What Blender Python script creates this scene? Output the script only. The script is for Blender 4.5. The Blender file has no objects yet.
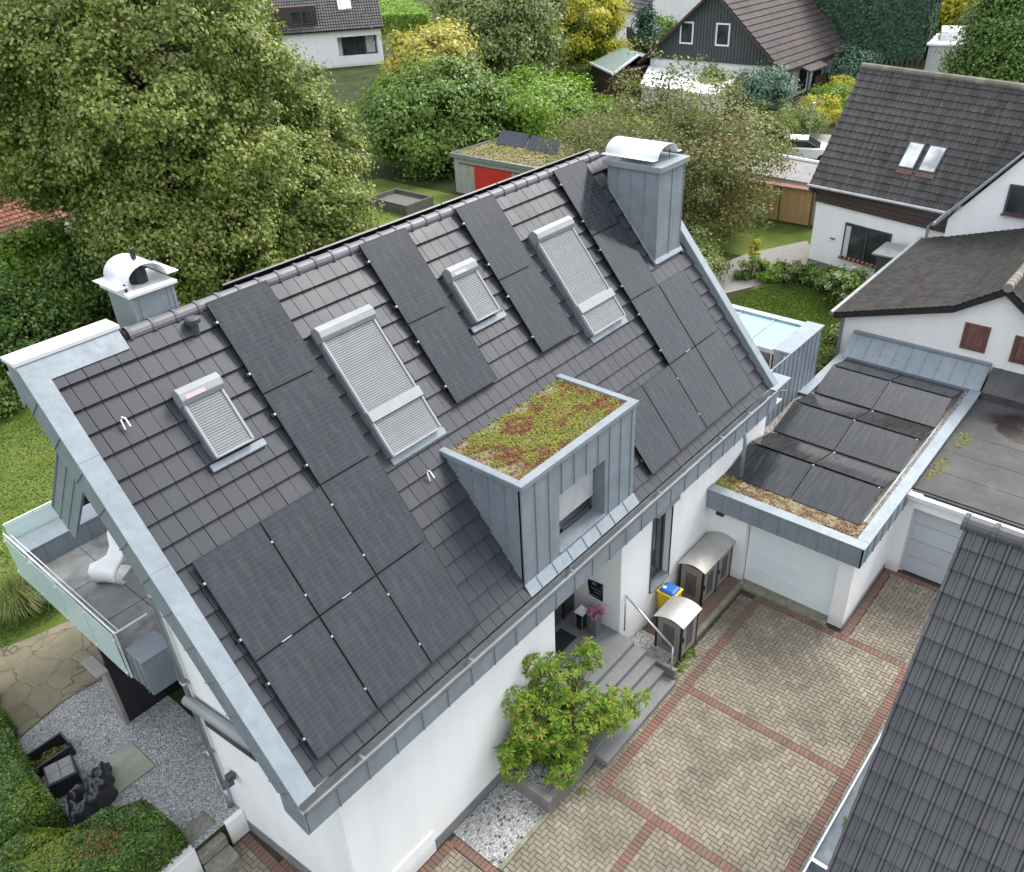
import bpy, bmesh, math, random
import numpy as np
from mathutils import Vector, Matrix
random.seed(7); rng = np.random.default_rng(11)
SC = bpy.context.scene
COL = SC.collection
A = math.radians(50.22); CA, SA = math.cos(A), math.sin(A)
V = Vector

# ------------------------------------------------------------------ helpers
ORG = {}
def org(o):
    while o is not None and o.parent is not None: o = o.parent
    return ORG.get(o.name, V((0, 0, 0))) if o is not None else V((0, 0, 0))
def tag(o, label=None, cat=None, group=None, kind=None):
    if label: o['label'] = label
    if cat: o['category'] = cat
    if group: o['group'] = group
    if kind: o['kind'] = kind
    return o
def thing(name, loc, label, cat, group=None):
    o = bpy.data.objects.new(name, None); COL.objects.link(o)
    o.empty_display_size = .2; o.location = loc; ORG[o.name] = V(loc)
    return tag(o, label, cat, group)
def copy_tree(o, parent=None):
    c = o.copy(); COL.objects.link(c); c.parent = parent
    for ch in list(o.children): copy_tree(ch, c)
    return c
class MB:
    def __init__(s): s.v = []; s.f = []
    def poly(s, pts):
        n = len(s.v); s.v += [tuple(p) for p in pts]; s.f.append(tuple(range(n, n + len(pts)))); return s
    def obox(s, O, U, W, N):
        O, U, W, N = V(O), V(U), V(W), V(N); n = len(s.v)
        s.v += [tuple(O), tuple(O+U), tuple(O+U+W), tuple(O+W), tuple(O+N), tuple(O+U+N), tuple(O+U+W+N), tuple(O+W+N)]
        s.f += [(n+a, n+b, n+c, n+d) for a, b, c, d in ((0,3,2,1),(4,5,6,7),(0,1,5,4),(1,2,6,5),(2,3,7,6),(3,0,4,7))]
        return s
    def box(s, x0, x1, y0, y1, z0, z1): return s.obox((x0,y0,z0),(x1-x0,0,0),(0,y1-y0,0),(0,0,z1-z0))
    def prism(s, pts, d):
        n = len(s.v); k = len(pts); d = V(d)
        s.v += [tuple(p) for p in pts] + [tuple(V(p)+d) for p in pts]
        s.f += [tuple(range(n, n+k)), tuple(range(n+2*k-1, n+k-1, -1))]
        for i in range(k): j = (i+1) % k; s.f.append((n+j, n+i, n+k+i, n+k+j))
        return s
    def tube(s, pts, r, n=8, cap=True):
        pts = [V(p) for p in pts]; rs = r if isinstance(r, (list, tuple)) else [r]*len(pts); b = len(s.v)
        for i, p in enumerate(pts):
            d = (pts[min(i+1, len(pts)-1)] - pts[max(i-1, 0)]).normalized()
            a = d.cross(V((0, 0, 1)) if abs(d.z) < .9 else V((1, 0, 0))).normalized(); c = d.cross(a)
            for k in range(n):
                t = 2*math.pi*k/n; s.v.append(tuple(p + (a*math.cos(t) + c*math.sin(t))*rs[i]))
        for i in range(len(pts)-1):
            for k in range(n):
                k2 = (k+1) % n; s.f.append((b+i*n+k, b+i*n+k2, b+(i+1)*n+k2, b+(i+1)*n+k))
        if cap:
            s.f.append(tuple(range(b, b+n))[::-1]); s.f.append(tuple(range(b+(len(pts)-1)*n, b+len(pts)*n)))
        return s
    def lathe(s, c, prof, n=16):
        b = len(s.v); c = V(c)
        for r, z in prof:
            for k in range(n): t = 2*math.pi*k/n; s.v.append((c.x+r*math.cos(t), c.y+r*math.sin(t), c.z+z))
        for i in range(len(prof)-1):
            for k in range(n): k2 = (k+1) % n; s.f.append((b+i*n+k, b+i*n+k2, b+(i+1)*n+k2, b+(i+1)*n+k))
        s.f.append(tuple(range(b, b+n))[::-1]); s.f.append(tuple(range(b+(len(prof)-1)*n, b+len(prof)*n)))
        return s
    def build(s, name, mat, parent=None, smooth=False, bevel=0, origin=None, fix=True):
        me = bpy.data.meshes.new(name)
        O = org(parent) if parent is not None else (V(origin) if origin is not None else V((0, 0, 0)))
        va = np.array(s.v, dtype=np.float64) - np.array(O)
        me.from_pydata(va.tolist(), [], s.f); me.update()
        if fix and len(s.f) < 60000:
            bm = bmesh.new(); bm.from_mesh(me); bmesh.ops.recalc_face_normals(bm, faces=bm.faces); bm.to_mesh(me); bm.free()
        me.materials.append(mat)
        o = bpy.data.objects.new(name, me); COL.objects.link(o)
        if parent is not None: o.parent = parent
        else: o.location = O; ORG[o.name] = O
        if smooth:
            me.polygons.foreach_set('use_smooth', [True]*len(me.polygons))
        if bevel:
            m = o.modifiers.new('bevel', 'BEVEL'); m.width = bevel; m.segments = 1; m.limit_method = 'ANGLE'
        return o
def seamed(mb, O, U, Vv, N, lu, lv, sp=.5, th=.03, rib=.018, off=0, lvf=None):
    """zinc sheet slab with standing seams; U along, Vv up, N outward (unit vectors)"""
    O, U, Vv, N = V(O), V(U), V(Vv), V(N)
    if lvf is None: mb.obox(O, U*lu, Vv*lv, -N*th)
    k = int(lu/sp)
    for i in range(k+1):
        u = off + i*sp
        if 0.02 < u < lu-.02:
            a, b = (0, lv) if lvf is None else lvf(u)
            mb.obox(O+U*(u-.009)+Vv*a, U*.016, Vv*(b-a), N*rib)
def rf(x, s, h=0): return V((x, s*CA - h*SA, 5 + s*SA + h*CA))
RU, RS, RN = V((1, 0, 0)), V((0, CA, SA)), V((0, -SA, CA))
def rbox(mb, x0, x1, s0, s1, h0, h1): return mb.obox(rf(x0, s0, h0), RU*(x1-x0), RS*(s1-s0), RN*(h1-h0))

# ------------------------------------------------------------------ materials
MC = {}
def newmat(name):
    m = bpy.data.materials.new(name); m.use_nodes = True; nt = m.node_tree; nt.nodes.clear()
    out = nt.nodes.new('ShaderNodeOutputMaterial'); return m, nt, out
def N_(nt, t, **k):
    n = nt.nodes.new(t)
    for a, b in k.items(): setattr(n, a, b)
    return n
def noise(nt, scale, detail=4, vec=None, rough=.55, dist=0):
    n = N_(nt, 'ShaderNodeTexNoise'); n.inputs['Scale'].default_value = scale; n.inputs['Detail'].default_value = detail
    n.inputs['Roughness'].default_value = rough; n.inputs['Distortion'].default_value = dist
    if vec is None: vec = nt.coord
    nt.links.new(vec, n.inputs['Vector']); return n.outputs['Fac']
def ramp(nt, fac, stops, interp='LINEAR'):
    r = N_(nt, 'ShaderNodeValToRGB'); r.color_ramp.interpolation = interp
    e = r.color_ramp.elements
    while len(e) < len(stops): e.new(.5)
    for i, (p, c) in enumerate(stops): e[i].position = p; e[i].color = (*c, 1) if len(c) == 3 else c
    nt.links.new(fac, r.inputs[0]); return r.outputs[0]
def mix(nt, fac, a, b, mode='MIX'):
    m = N_(nt, 'ShaderNodeMix', data_type='RGBA', blend_type=mode)
    for sck, val in ((m.inputs['Factor'], fac), (m.inputs[6], a), (m.inputs[7], b)):
        if hasattr(val, 'is_linked'): nt.links.new(val, sck)
        elif isinstance(val, (int, float)): sck.default_value = val
        else: sck.default_value = (*val, 1)
    return m.outputs[2]
def mth(nt, op, a, b=None):
    m = N_(nt, 'ShaderNodeMath', operation=op)
    for i, val in enumerate((a, b)):
        if val is None: continue
        if hasattr(val, 'is_linked'): nt.links.new(val, m.inputs[i])
        else: m.inputs[i].default_value = val
    return m.outputs[0]
def pbr(nt, out, col, rough=.6, metal=0, bump=None, bd=.01, spec=.5):
    p = N_(nt, 'ShaderNodeBsdfPrincipled')
    if hasattr(col, 'is_linked'): nt.links.new(col, p.inputs['Base Color'])
    else: p.inputs['Base Color'].default_value = (*col, 1)
    if hasattr(rough, 'is_linked'): nt.links.new(rough, p.inputs['Roughness'])
    else: p.inputs['Roughness'].default_value = rough
    p.inputs['Metallic'].default_value = metal; p.inputs['Specular IOR Level'].default_value = spec
    if bump is not None:
        b = N_(nt, 'ShaderNodeBump'); b.inputs['Distance'].default_value = bd; b.inputs['Strength'].default_value = 1
        nt.links.new(bump, b.inputs['Height']); nt.links.new(b.outputs[0], p.inputs['Normal'])
    nt.links.new(p.outputs[0], out.inputs[0]); return p
def start(name):
    m, nt, out = newmat(name); tc = N_(nt, 'ShaderNodeTexCoord'); nt_coord[nt] = tc.outputs['Object']
    return m, nt, out
class _NT: pass
nt_coord = {}
_noise = noise
def noise(nt, scale, detail=4, vec=None, rough=.55, dist=0):
    return _noise(nt, scale, detail, vec if vec is not None else nt_coord[nt], rough, dist)
def island(nt):
    g = N_(nt, 'ShaderNodeNewGeometry'); return g.outputs['Random Per Island']
def simple(name, base, rough=.6, metal=0, var=.12, scale=3, bump=0, bscale=60, isl=0, grime=None, gs=1.2, gl=(.5, .75), spec=.5):
    m, nt, out = start(name)
    lo = tuple(max(0, c*(1-var)) for c in base); hi = tuple(min(1, c*(1+var)) for c in base)
    col = ramp(nt, noise(nt, scale, 5), [(.3, lo), (.7, hi)])
    if isl:
        r = island(nt); f = ramp(nt, r, [(0, (1-isl,)*3), (1, (1+isl,)*3)])
        col = mix(nt, 1.0, col, f, 'MULTIPLY')
    if grime:
        col = mix(nt, ramp(nt, noise(nt, gs, 6, rough=.65), [(gl[0], (0,0,0)), (gl[1], (1,1,1))]), col, grime)
    pbr(nt, out, col, rough, metal, noise(nt, bscale, 3) if bump else None, bump, spec)
    return m
def zinc_mat(name, base, rough=.42):
    m, nt, out = start(name)
    col = ramp(nt, noise(nt, 1.6, 6, rough=.7, dist=.5), [(.3, tuple(c*.82 for c in base)), (.55, base), (.75, tuple(min(1, c*1.12) for c in base))])
    vm = N_(nt, 'ShaderNodeMapping'); vm.inputs['Scale'].default_value = (9, 9, .8); nt.links.new(nt_coord[nt], vm.inputs[0])
    st = noise(nt, 1.0, 4, vm.outputs[0])
    col = mix(nt, ramp(nt, st, [(.45, (0,0,0)), (.78, (.5,.5,.5))]), col, tuple(c*.72 for c in base))
    col = mix(nt, ramp(nt, noise(nt, .9, 7, rough=.75), [(.60, (0,0,0)), (.8, (.18,.18,.18))]), col, (.42, .44, .45))
    rg = ramp(nt, noise(nt, 5, 4), [(.3, (rough-.08,)*3), (.7, (rough+.14,)*3)])
    pbr(nt, out, col, rg, .15, noise(nt, 3.2, 3), .014)
    return m
M = {}
M['zinc'] = zinc_mat('zinc', (.215, .25, .28), .55)
M['zinc_pale'] = zinc_mat('zinc_pale', (.225, .26, .285), .5)
M['gutter'] = simple('gutter_metal', (.33, .345, .36), .35, .6, .15)
M['white_metal'] = simple('white_metal', (.68, .69, .70), .35, .1, .04)
M['steel'] = simple('steel', (.55, .56, .57), .3, .8, .08)
M['black'] = simple('black_metal', (.02, .021, .024), .45, .2, .2)
M['anthracite'] = simple('anthracite_frame', (.05, .055, .065), .4, 0, .1)
def stucco(name, base=(.8, .8, .79)):
    m, nt, out = start(name)
    vm = N_(nt, 'ShaderNodeMapping'); vm.inputs['Scale'].default_value = (2.2, 2.2, .25); nt.links.new(nt_coord[nt], vm.inputs[0])
    st = noise(nt, 1.0, 6, vm.outputs[0], .65)
    col = mix(nt, ramp(nt, st, [(.42, (0,0,0)), (.85, (.5,.5,.5))]), base, tuple(c*.78 for c in base))
    col = mix(nt, ramp(nt, noise(nt, .45, 5), [(.5, (0,0,0)), (.8, (.25,.25,.25))]), col, (.68, .66, .62))
    sz = N_(nt, 'ShaderNodeSeparateXYZ'); nt.links.new(nt_coord[nt], sz.inputs[0])
    sp_ = mth(nt, 'ADD', sz.outputs[2], mth(nt, 'MULTIPLY', noise(nt, 9, 6, rough=.75), -.35)); col = mix(nt, ramp(nt, sp_, [(-.0, (.4,.4,.4)), (.2, (0,0,0))]), col, (.42, .40, .35))
    col = mix(nt, ramp(nt, noise(nt, 6, 8, rough=.8), [(.62, (0,0,0)), (.8, (.35,.35,.35))]), col, (.6, .585, .55))
    pbr(nt, out, col, .85, 0, noise(nt, 70, 4, rough=.7), .006); return m
M['stucco'] = stucco('white_stucco')
M['stucco_old'] = stucco('aged_white_stucco', (.76, .75, .73))
M['plinth'] = simple('plinth_render', (.18, .18, .175), .85, 0, .2, 2, .003, 120, grime=(.18, .18, .16))
M['tile'] = None
def tile_mat(name, base, rough=.42, isl=.22, moss=None, streak=0, white=0):
    m, nt, out = start(name)
    r = island(nt)
    col = ramp(nt, r, [(0, tuple(c*(1-isl) for c in base)), (.5, base), (1, tuple(c*(1+isl) for c in (base[0]*1.03, base[1], base[2])))])
    col = mix(nt, ramp(nt, noise(nt, 1.3, 7, rough=.7), [(.4, (0,0,0)), (.8, (.45,.45,.45))]), col, tuple(c*1.6 for c in base))
    if streak:
        vm = N_(nt, 'ShaderNodeMapping'); vm.inputs['Scale'].default_value = (.6, 7, .6); nt.links.new(nt_coord[nt], vm.inputs[0])
        col = mix(nt, ramp(nt, noise(nt, 1.0, 5, vm.outputs[0]), [(.45, (0,0,0)), (.72, (streak,)*3)]), col, tuple(c*1.9 for c in base))
    if moss:
        col = mix(nt, ramp(nt, noise(nt, 3.5, 8, rough=.8), [(.60, (0,0,0)), (.72, (.7,.7,.7))]), col, moss)
    if white:
        col = mix(nt, ramp(nt, noise(nt, 5, 8, rough=.85), [(.64, (0,0,0)), (.72, (white,)*3)]), col, (.45, .44, .42))
    rg = ramp(nt, noise(nt, 1.1, 5), [(.3, (rough-.03,)*3), (.7, (rough+.08,)*3)])
    pbr(nt, out, col, rg, 0, noise(nt, 90, 3), .0015, .3); return m
M['tile'] = tile_mat('flat_slate_grey_tile', (.034, .036, .043), .36, .10)
M['tile_grey'] = tile_mat('grey_pan_tile', (.078, .078, .081), .48, .12)
M['tile_old'] = tile_mat('old_dark_tile', (.046, .042, .040), .65, .32, (.11, .10, .06), .95, .9)
M['tile_old2'] = tile_mat('old_brown_grey_tile', (.030, .027, .024), .85, .35, (.06, .058, .035), .4, .3)
M['tile_brown'] = tile_mat('brown_tile', (.062, .047, .046), .7, .18, None, 0, .4)
M['tile_red'] = tile_mat('terracotta_tile', (.19, .075, .05), .8, .3, (.14, .08, .05))
M['tile_far'] = tile_mat('far_dark_tile', (.06, .056, .058), .6, .25, None, 0, .3)
M['ridge_old'] = tile_mat('mossy_ridge_tile', (.17, .16, .13), .8, .3, (.30, .30, .10), 0, .8)
M['underlay'] = simple('roof_underlay', (.012, .012, .013), .9)
def lines(nt, co, per, w):
    f = mth(nt, 'FRACT', mth(nt, 'MULTIPLY', co, 1/per)); return mth(nt, 'LESS_THAN', f, w/per)
def panel_mat(name, slope, nx=6, ns=10, W=1.174, H=1.722, base=(.011, .0135, .018), streak=(9, 3, 3), dirtv=.35):
    m, nt, out = start(name)
    d = N_(nt, 'ShaderNodeVectorMath', operation='DOT_PRODUCT'); nt.links.new(nt_coord[nt], d.inputs[0]); d.inputs[1].default_value = slope
    sx = N_(nt, 'ShaderNodeSeparateXYZ'); nt.links.new(nt_coord[nt], sx.inputs[0])
    u = sx.outputs[0] if abs(slope[1]) > .3 or slope[0] == 0 else sx.outputs[1]
    big = mth(nt, 'MAXIMUM', lines(nt, u, W/nx, .004), lines(nt, d.outputs['Value'], H/ns/2, .0035))
    fine = lines(nt, u, W/nx/9, .0022)
    oi = N_(nt, 'ShaderNodeObjectInfo')
    c = ramp(nt, noise(nt, 2.2, 4), [(.35, base), (.7, tuple(x*1.5 for x in base))])
    c = mix(nt, mth(nt, 'MULTIPLY', fine, .5), c, (.055, .06, .068)); c = mix(nt, mth(nt, 'MULTIPLY', big, .7), c, (.085, .09, .098))
    rg = ramp(nt, noise(nt, 1.4, 5), [(.3, (.09,)*3), (.7, (.16,)*3)])
    vm = N_(nt, 'ShaderNodeMapping'); vm.inputs['Scale'].default_value = streak; nt.links.new(nt_coord[nt], vm.inputs[0])
    dirt = ramp(nt, noise(nt, 1.0, 5, vm.outputs[0], .7), [(.45, (0,0,0)), (.8, (dirtv,)*3)]); c = mix(nt, dirt, c, (.085, .08, .075))
    pbr(nt, out, c, rg, 0, noise(nt, 7, 3), .0012, .45); return m
M['cells'] = panel_mat('solar_cells', (0, CA, SA))
M['pframe'] = simple('black_anodised', (.012, .012, .014), .35, .3)
def glass_mat(name, base, rough=.08, spec=.8):
    m, nt, out = start(name)
    col = ramp(nt, noise(nt, 1.1, 3), [(.35, tuple(c*.5 for c in base)), (.7, tuple(c*1.6 for c in base))])
    pbr(nt, out, col, rough, 0, None, 0, spec); return m
M['window'] = glass_mat('window_pane', (.03, .035, .037))
M['skyglass'] = glass_mat('pale_skylight_glass', (.55, .56, .56), .2)  # pale grey pane colour for the skylights
M['frost'] = simple('green_frosted_glass', (.47, .585, .57), .25, 0, .06, 1.0)
def canopy_mat():
    m, nt, out = start('canopy_glass')
    p = pbr(nt, out, ramp(nt, noise(nt, .8, 4), [(.3, (.20,.42,.45)), (.7, (.30,.52,.54))]), .12, 0, None, 0, .35); return m
M['canopy'] = canopy_mat()
M['shutter'] = simple('shutter_slat_metal', (.20, .203, .207), .55, .1, .06, isl=.05)
M['shutter_box'] = simple('shutter_box_metal', (.25, .263, .272), .5, .1, .08)
def sedum_mat(name, cols, sc=1.6):
    m, nt, out = start(name)
    n1 = noise(nt, sc, 6, rough=.6); c = ramp(nt, n1, [(i/(len(cols)-1)*.5+.25, k) for i, k in enumerate(cols)])
    c = mix(nt, ramp(nt, island(nt), [(.3, (0,0,0)), (1, (.4,.4,.4))]), c, (.26, .25, .10))
    pbr(nt, out, c, .9, 0, noise(nt, 60, 4), .01, .2); return m
M['sedum'] = sedum_mat('sedum', [(.26,.21,.12), (.20,.20,.06), (.15,.16,.025), (.21,.21,.03), (.15,.022,.03), (.20,.20,.035), (.13,.15,.025), (.24,.23,.07)])
M['sedum_dry'] = sedum_mat('dry_sedum', [(.13,.15,.035), (.30,.25,.14), (.34,.29,.18), (.16,.06,.045), (.36,.31,.20), (.30,.26,.15), (.15,.15,.05)], 1.5)
def gravel_mat(name, cols, sc=38, bd=.02):
    m, nt, out = start(name)
    v = N_(nt, 'ShaderNodeTexVoronoi'); v.inputs['Scale'].default_value = sc; nt.links.new(nt_coord[nt], v.inputs['Vector'])
    s = N_(nt, 'ShaderNodeSeparateColor'); nt.links.new(v.outputs['Color'], s.inputs[0])
    c = ramp(nt, s.outputs[0], [(i/(len(cols)-1), k) for i, k in enumerate(cols)])
    c = mix(nt, ramp(nt, noise(nt, 1.2, 4), [(.4, (0,0,0)), (.75, (.3,.3,.3))]), c, (.22, .21, .19))
    inv = mth(nt, 'SUBTRACT', 1, v.outputs['Distance'])
    pbr(nt, out, c, .85, 0, inv, bd, .3); return m
M['gravel'] = gravel_mat('grey_gravel', [(.13,.13,.13), (.36,.36,.36), (.22,.22,.22), (.55,.55,.54), (.30,.30,.29), (.62,.62,.62)], 34, .03)
M['pebble'] = gravel_mat('pale_pebble_strip', [(.26,.21,.16), (.36,.31,.26), (.15,.12,.09), (.42,.38,.33)], 30)
M['path_gravel'] = gravel_mat('path_gravel', [(.22,.2,.18), (.32,.3,.27), (.27,.25,.23)], 20, .01)
def stoneM(): return simple('x', (.3,.3,.3))
M['concrete'] = simple('concrete', (.165, .16, .145), .85, 0, .25, 4, .002, 90, grime=(.15, .15, .12), gs=2.5)
M['kerb'] = simple('mossy_kerb', (.20, .19, .14), .9, 0, .3, 5, .002, 80, grime=(.13, .14, .05), gs=3)
M['step'] = simple('granite_step', (.16, .163, .165), .75, 0, .22, 30, .001, 120, grime=(.14, .145, .13), gs=2, isl=.12)
M['old_step'] = simple('mossy_step', (.20, .19, .16), .9, 0, .3, 8, .006, 30, grime=(.1, .11, .05), gs=3)
M['slab'] = simple('mossy_slab', (.29, .29, .24), .85, 0, .2, 3, .002, 60, grime=(.18, .20, .13), gs=1.5)
def crazy():
    m, nt, out = start('crazy_paving')
    nz = N_(nt, 'ShaderNodeTexNoise'); nz.inputs['Scale'].default_value = 1.6; nt.links.new(nt_coord[nt], nz.inputs['Vector'])
    va = N_(nt, 'ShaderNodeVectorMath', operation='SCALE'); nt.links.new(nz.outputs['Color'], va.inputs[0]); va.inputs['Scale'].default_value = .45
    vb = N_(nt, 'ShaderNodeVectorMath', operation='ADD'); nt.links.new(nt_coord[nt], vb.inputs[0]); nt.links.new(va.outputs[0], vb.inputs[1]); nt_coord[nt] = vb.outputs[0]
    v = N_(nt, 'ShaderNodeTexVoronoi'); v.inputs['Scale'].default_value = 1.25; nt.links.new(nt_coord[nt], v.inputs['Vector'])
    e = N_(nt, 'ShaderNodeTexVoronoi', feature='DISTANCE_TO_EDGE'); e.inputs['Scale'].default_value = 1.25; nt.links.new(nt_coord[nt], e.inputs['Vector'])
    s = N_(nt, 'ShaderNodeSeparateColor'); nt.links.new(v.outputs['Color'], s.inputs[0])
    c = ramp(nt, s.outputs[0], [(0, (.19,.165,.11)), (.5, (.23,.20,.145)), (1, (.17,.15,.095))])
    c = mix(nt, ramp(nt, noise(nt, 2.4, 7, rough=.7), [(.42, (0,0,0)), (.7, (.75,.75,.75))]), c, (.12, .115, .06))
    j = ramp(nt, e.outputs['Distance'], [(.005, (1,1,1)), (.02, (0,0,0))])
    c = mix(nt, j, c, (.09, .075, .05)); pbr(nt, out, c, .85, 0, noise(nt, 18, 4), .008, .3); return m
M['crazy'] = crazy()
def brick_mat(name, cols, gl):
    m, nt, out = start(name)
    c = ramp(nt, island(nt), [(i/(len(cols)-1), k) for i, k in enumerate(cols)])
    c = mix(nt, ramp(nt, noise(nt, .55, 7, rough=.65, dist=.6), [(gl, (0,0,0)), (gl+.25, (.75,.75,.75))]), c, (.082, .072, .052))
    c = mix(nt, ramp(nt, noise(nt, 25, 4), [(.4, (0,0,0)), (.8, (.35,.35,.35))]), c, (.2, .18, .14))
    pbr(nt, out, c, .85, 0, noise(nt, 120, 3), .002, .3); return m
M['brick'] = brick_mat('beige_clinker', [(.215,.182,.137), (.27,.233,.18), (.24,.205,.156), (.30,.262,.205), (.19,.158,.118)], .44)
M['brick_red'] = brick_mat('red_clinker', [(.18,.085,.066), (.215,.11,.087), (.155,.08,.063), (.195,.12,.095)], .45)
M['joint'] = simple('paving_joint', (.04, .037, .026), .95, 0, .3, 8)
def grass_mat(name, a, b, c_):
    m, nt, out = start(name)
    c = ramp(nt, noise(nt, .7, 6), [(.3, a), (.5, b), (.72, c_)])
    c = mix(nt, ramp(nt, noise(nt, 22, 5, rough=.7), [(.35, (.6,.6,.6)), (.65, (0,0,0))]), c, tuple(x*.55 for x in a))
    pbr(nt, out, c, .95, 0, noise(nt, 45, 4), .03, .1); return m
M['lawn'] = grass_mat('lawn', (.09,.14,.025), (.14,.19,.04), (.20,.215,.07))
M['soil'] = grass_mat('garden_soil_and_ground_cover', (.035,.04,.018), (.05,.065,.02), (.09,.08,.045))
def felt(stain):
    m, nt, out = start('roofing_felt')
    c = ramp(nt, noise(nt, .8, 7, rough=.65), [(.3, (.030,.030,.030)), (.5, (.048,.047,.046)), (.75, (.080,.078,.073))])
    c = mix(nt, ramp(nt, noise(nt, 3.5, 6, rough=.7), [(.55, (0,0,0)), (.8, (.4,.4,.4))]), c, (.16, .155, .14))
    rg = ramp(nt, noise(nt, .9, 4), [(.4, (.38,)*3), (.65, (.75,)*3)])
    if stain:
        f = None
        for (px, py, r) in ((2.7, .75, .75), (3.1, .35, .5), (2.3, .5, .4), (2.0, .1, .9)):
            d = N_(nt, 'ShaderNodeVectorMath', operation='DISTANCE'); nt.links.new(nt_coord[nt], d.inputs[0]); d.inputs[1].default_value = (px, py, 2.58)
            q = mth(nt, 'SUBTRACT', 1, mth(nt, 'MULTIPLY', d.outputs['Value'], 1/r)); q = mth(nt, 'MAXIMUM', q, 0); f = q if f is None else mth(nt, 'ADD', f, q)
        f = mth(nt, 'MULTIPLY', f, mth(nt, 'MULTIPLY', noise(nt, 2.2, 6, rough=.7), 2.4))
        c = mix(nt, ramp(nt, f, [(.1, (0,0,0)), (.6, (.8,.8,.8)), (1, (1,1,1))]), c, (.013, .009, .008)); rg = ramp(nt, f, [(.2, (.75,)*3), (.9, (.25,)*3)])
    pbr(nt, out, c, rg, 0, noise(nt, 150, 3), .002); return m
M['felt'] = felt(True); M['felt2'] = felt(False)
M['wet'] = simple('puddle', (.022, .017, .014), .12, 0, .3, 3)
M['lichen'] = simple('yellow_lichen', (.15, .15, .045), .95, 0, .4, 12)
M['terrace'] = simple('terrace_tile', (.25, .25, .24), .7, 0, .22, 2.2, .001, 60, grime=(.1, .1, .095), gs=1.6)
def wood_mat(name, a, b, r=.7):
    m, nt, out = start(name)
    vm = N_(nt, 'ShaderNodeMapping'); vm.inputs['Scale'].default_value = (6, 6, .7); nt.links.new(nt_coord[nt], vm.inputs[0])
    c = ramp(nt, noise(nt, 1.5, 5, vm.outputs[0]), [(.3, a), (.7, b)])
    c = mix(nt, ramp(nt, island(nt), [(0, (0,0,0)), (1, (.35,.35,.35))]), c, a)
    pbr(nt, out, c, r, 0, noise(nt, 40, 3, vm.outputs[0]), .003); return m
M['wood_dark'] = wood_mat('dark_stained_board', (.035,.022,.018), (.07,.045,.037))
M['wood_black'] = wood_mat('black_green_cladding', (.035,.042,.042), (.055,.063,.062), .6)
M['wood_orange'] = wood_mat('honey_fence_board', (.46,.29,.13), (.62,.42,.22))
M['wood_grey'] = wood_mat('weathered_board', (.30,.29,.27), (.46,.45,.42))
M['wood_old'] = wood_mat('dark_weathered_timber', (.085,.08,.07), (.15,.145,.13))
M['wood_brown'] = wood_mat('brown_board', (.13,.07,.045), (.2,.11,.07))
M['shutter_wood'] = wood_mat('peeling_brown_shutter', (.08,.032,.026), (.2,.10,.08), .6)
M['bark'] = wood_mat('bark', (.07,.055,.042), (.16,.13,.10), .9)
M['column'] = simple('column_slab', (.25, .235, .22), .7, 0, .12)
M['door_white'] = simple('garage_door_white', (.74, .80, .82), .45, 0, .03, 1)
M['door_grey'] = simple('garage_door_grey', (.42, .45, .48), .45, 0, .05, 1, isl=.05)
M['red'] = simple('red_panel', (.55, .025, .015), .5, 0, .1)
M['yellow_pl'] = simple('yellow_plastic', (.75, .52, .03), .45, 0, .05)
M['blue_pl'] = simple('blue_plastic', (.02, .14, .5), .4, 0, .05)
M['white_pl'] = simple('white_plastic', (.82, .82, .81), .35, 0, .02)
M['shed_metal'] = simple('stainless_roof_sheet', (.40, .39, .37), .55, .3, .14, 2.0, grime=(.33, .29, .24), gs=2.2)
M['shed_panel'] = simple('greige_perforated_panel', (.27, .26, .24), .5, .3, .08)
M['tarp'] = simple('black_cover_cloth', (.03, .031, .036), .38, 0, .3, 6, .02, 5)
M['cushion'] = simple('grey_tile_lid', (.19, .19, .19), .8, 0, .15, 12)
M['mat'] = simple('doormat', (.018, .018, .018), 1)
M['mirrorblack'] = simple('gloss_black', (.015, .015, .017), .12, 0, .1)
M['pink'] = simple('pink_petals', (.50, .13, .33), .7, 0, .2, 20, isl=.4)
M['cream'] = simple('cream_petals', (.60, .60, .38), .8, 0, .15, 20, isl=.2)
M['terracotta'] = simple('terracotta', (.4, .16, .09), .8)
M['vase'] = simple('zinc_vase', (.16, .165, .17), .5, .3)
M['asphalt'] = simple('grey_roof_sheet', (.22, .21, .20), .9, 0, .15, 2)
M['green_roof'] = simple('pale_green_roof', (.15, .20, .175), .8, 0, .1)
M['white_roof'] = simple('white_roof_sheet', (.78, .78, .77), .7, 0, .06)
M['beige'] = simple('pale_grey_render', (.5, .49, .48), .85, 0, .06)
def leaf(name, cols, trans=.25, ns=.5, isl=.5):
    m, nt, out = start(name)
    k = len(cols)
    f = mth(nt, 'ADD', mth(nt, 'MULTIPLY', noise(nt, ns, 4, rough=.6), 1-isl), mth(nt, 'MULTIPLY', island(nt), isl))
    c = ramp(nt, f, [(.18+.64*i/(k-1), q) for i, q in enumerate(cols)])
    p = N_(nt, 'ShaderNodeBsdfPrincipled'); nt.links.new(c, p.inputs['Base Color']); p.inputs['Roughness'].default_value = .5
    p.inputs['Specular IOR Level'].default_value = .35
    t = N_(nt, 'ShaderNodeBsdfTranslucent'); nt.links.new(mix(nt, 1.0, c, (1.25, 1.35, .7), 'MULTIPLY'), t.inputs[0])
    ms = N_(nt, 'ShaderNodeMixShader'); ms.inputs[0].default_value = trans
    nt.links.new(p.outputs[0], ms.inputs[1]); nt.links.new(t.outputs[0], ms.inputs[2]); nt.links.new(ms.outputs[0], out.inputs[0])
    return m
L = {}
L['gold'] = leaf('leaf_gold', [(.22,.26,.05), (.40,.36,.07), (.52,.42,.09)])
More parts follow.
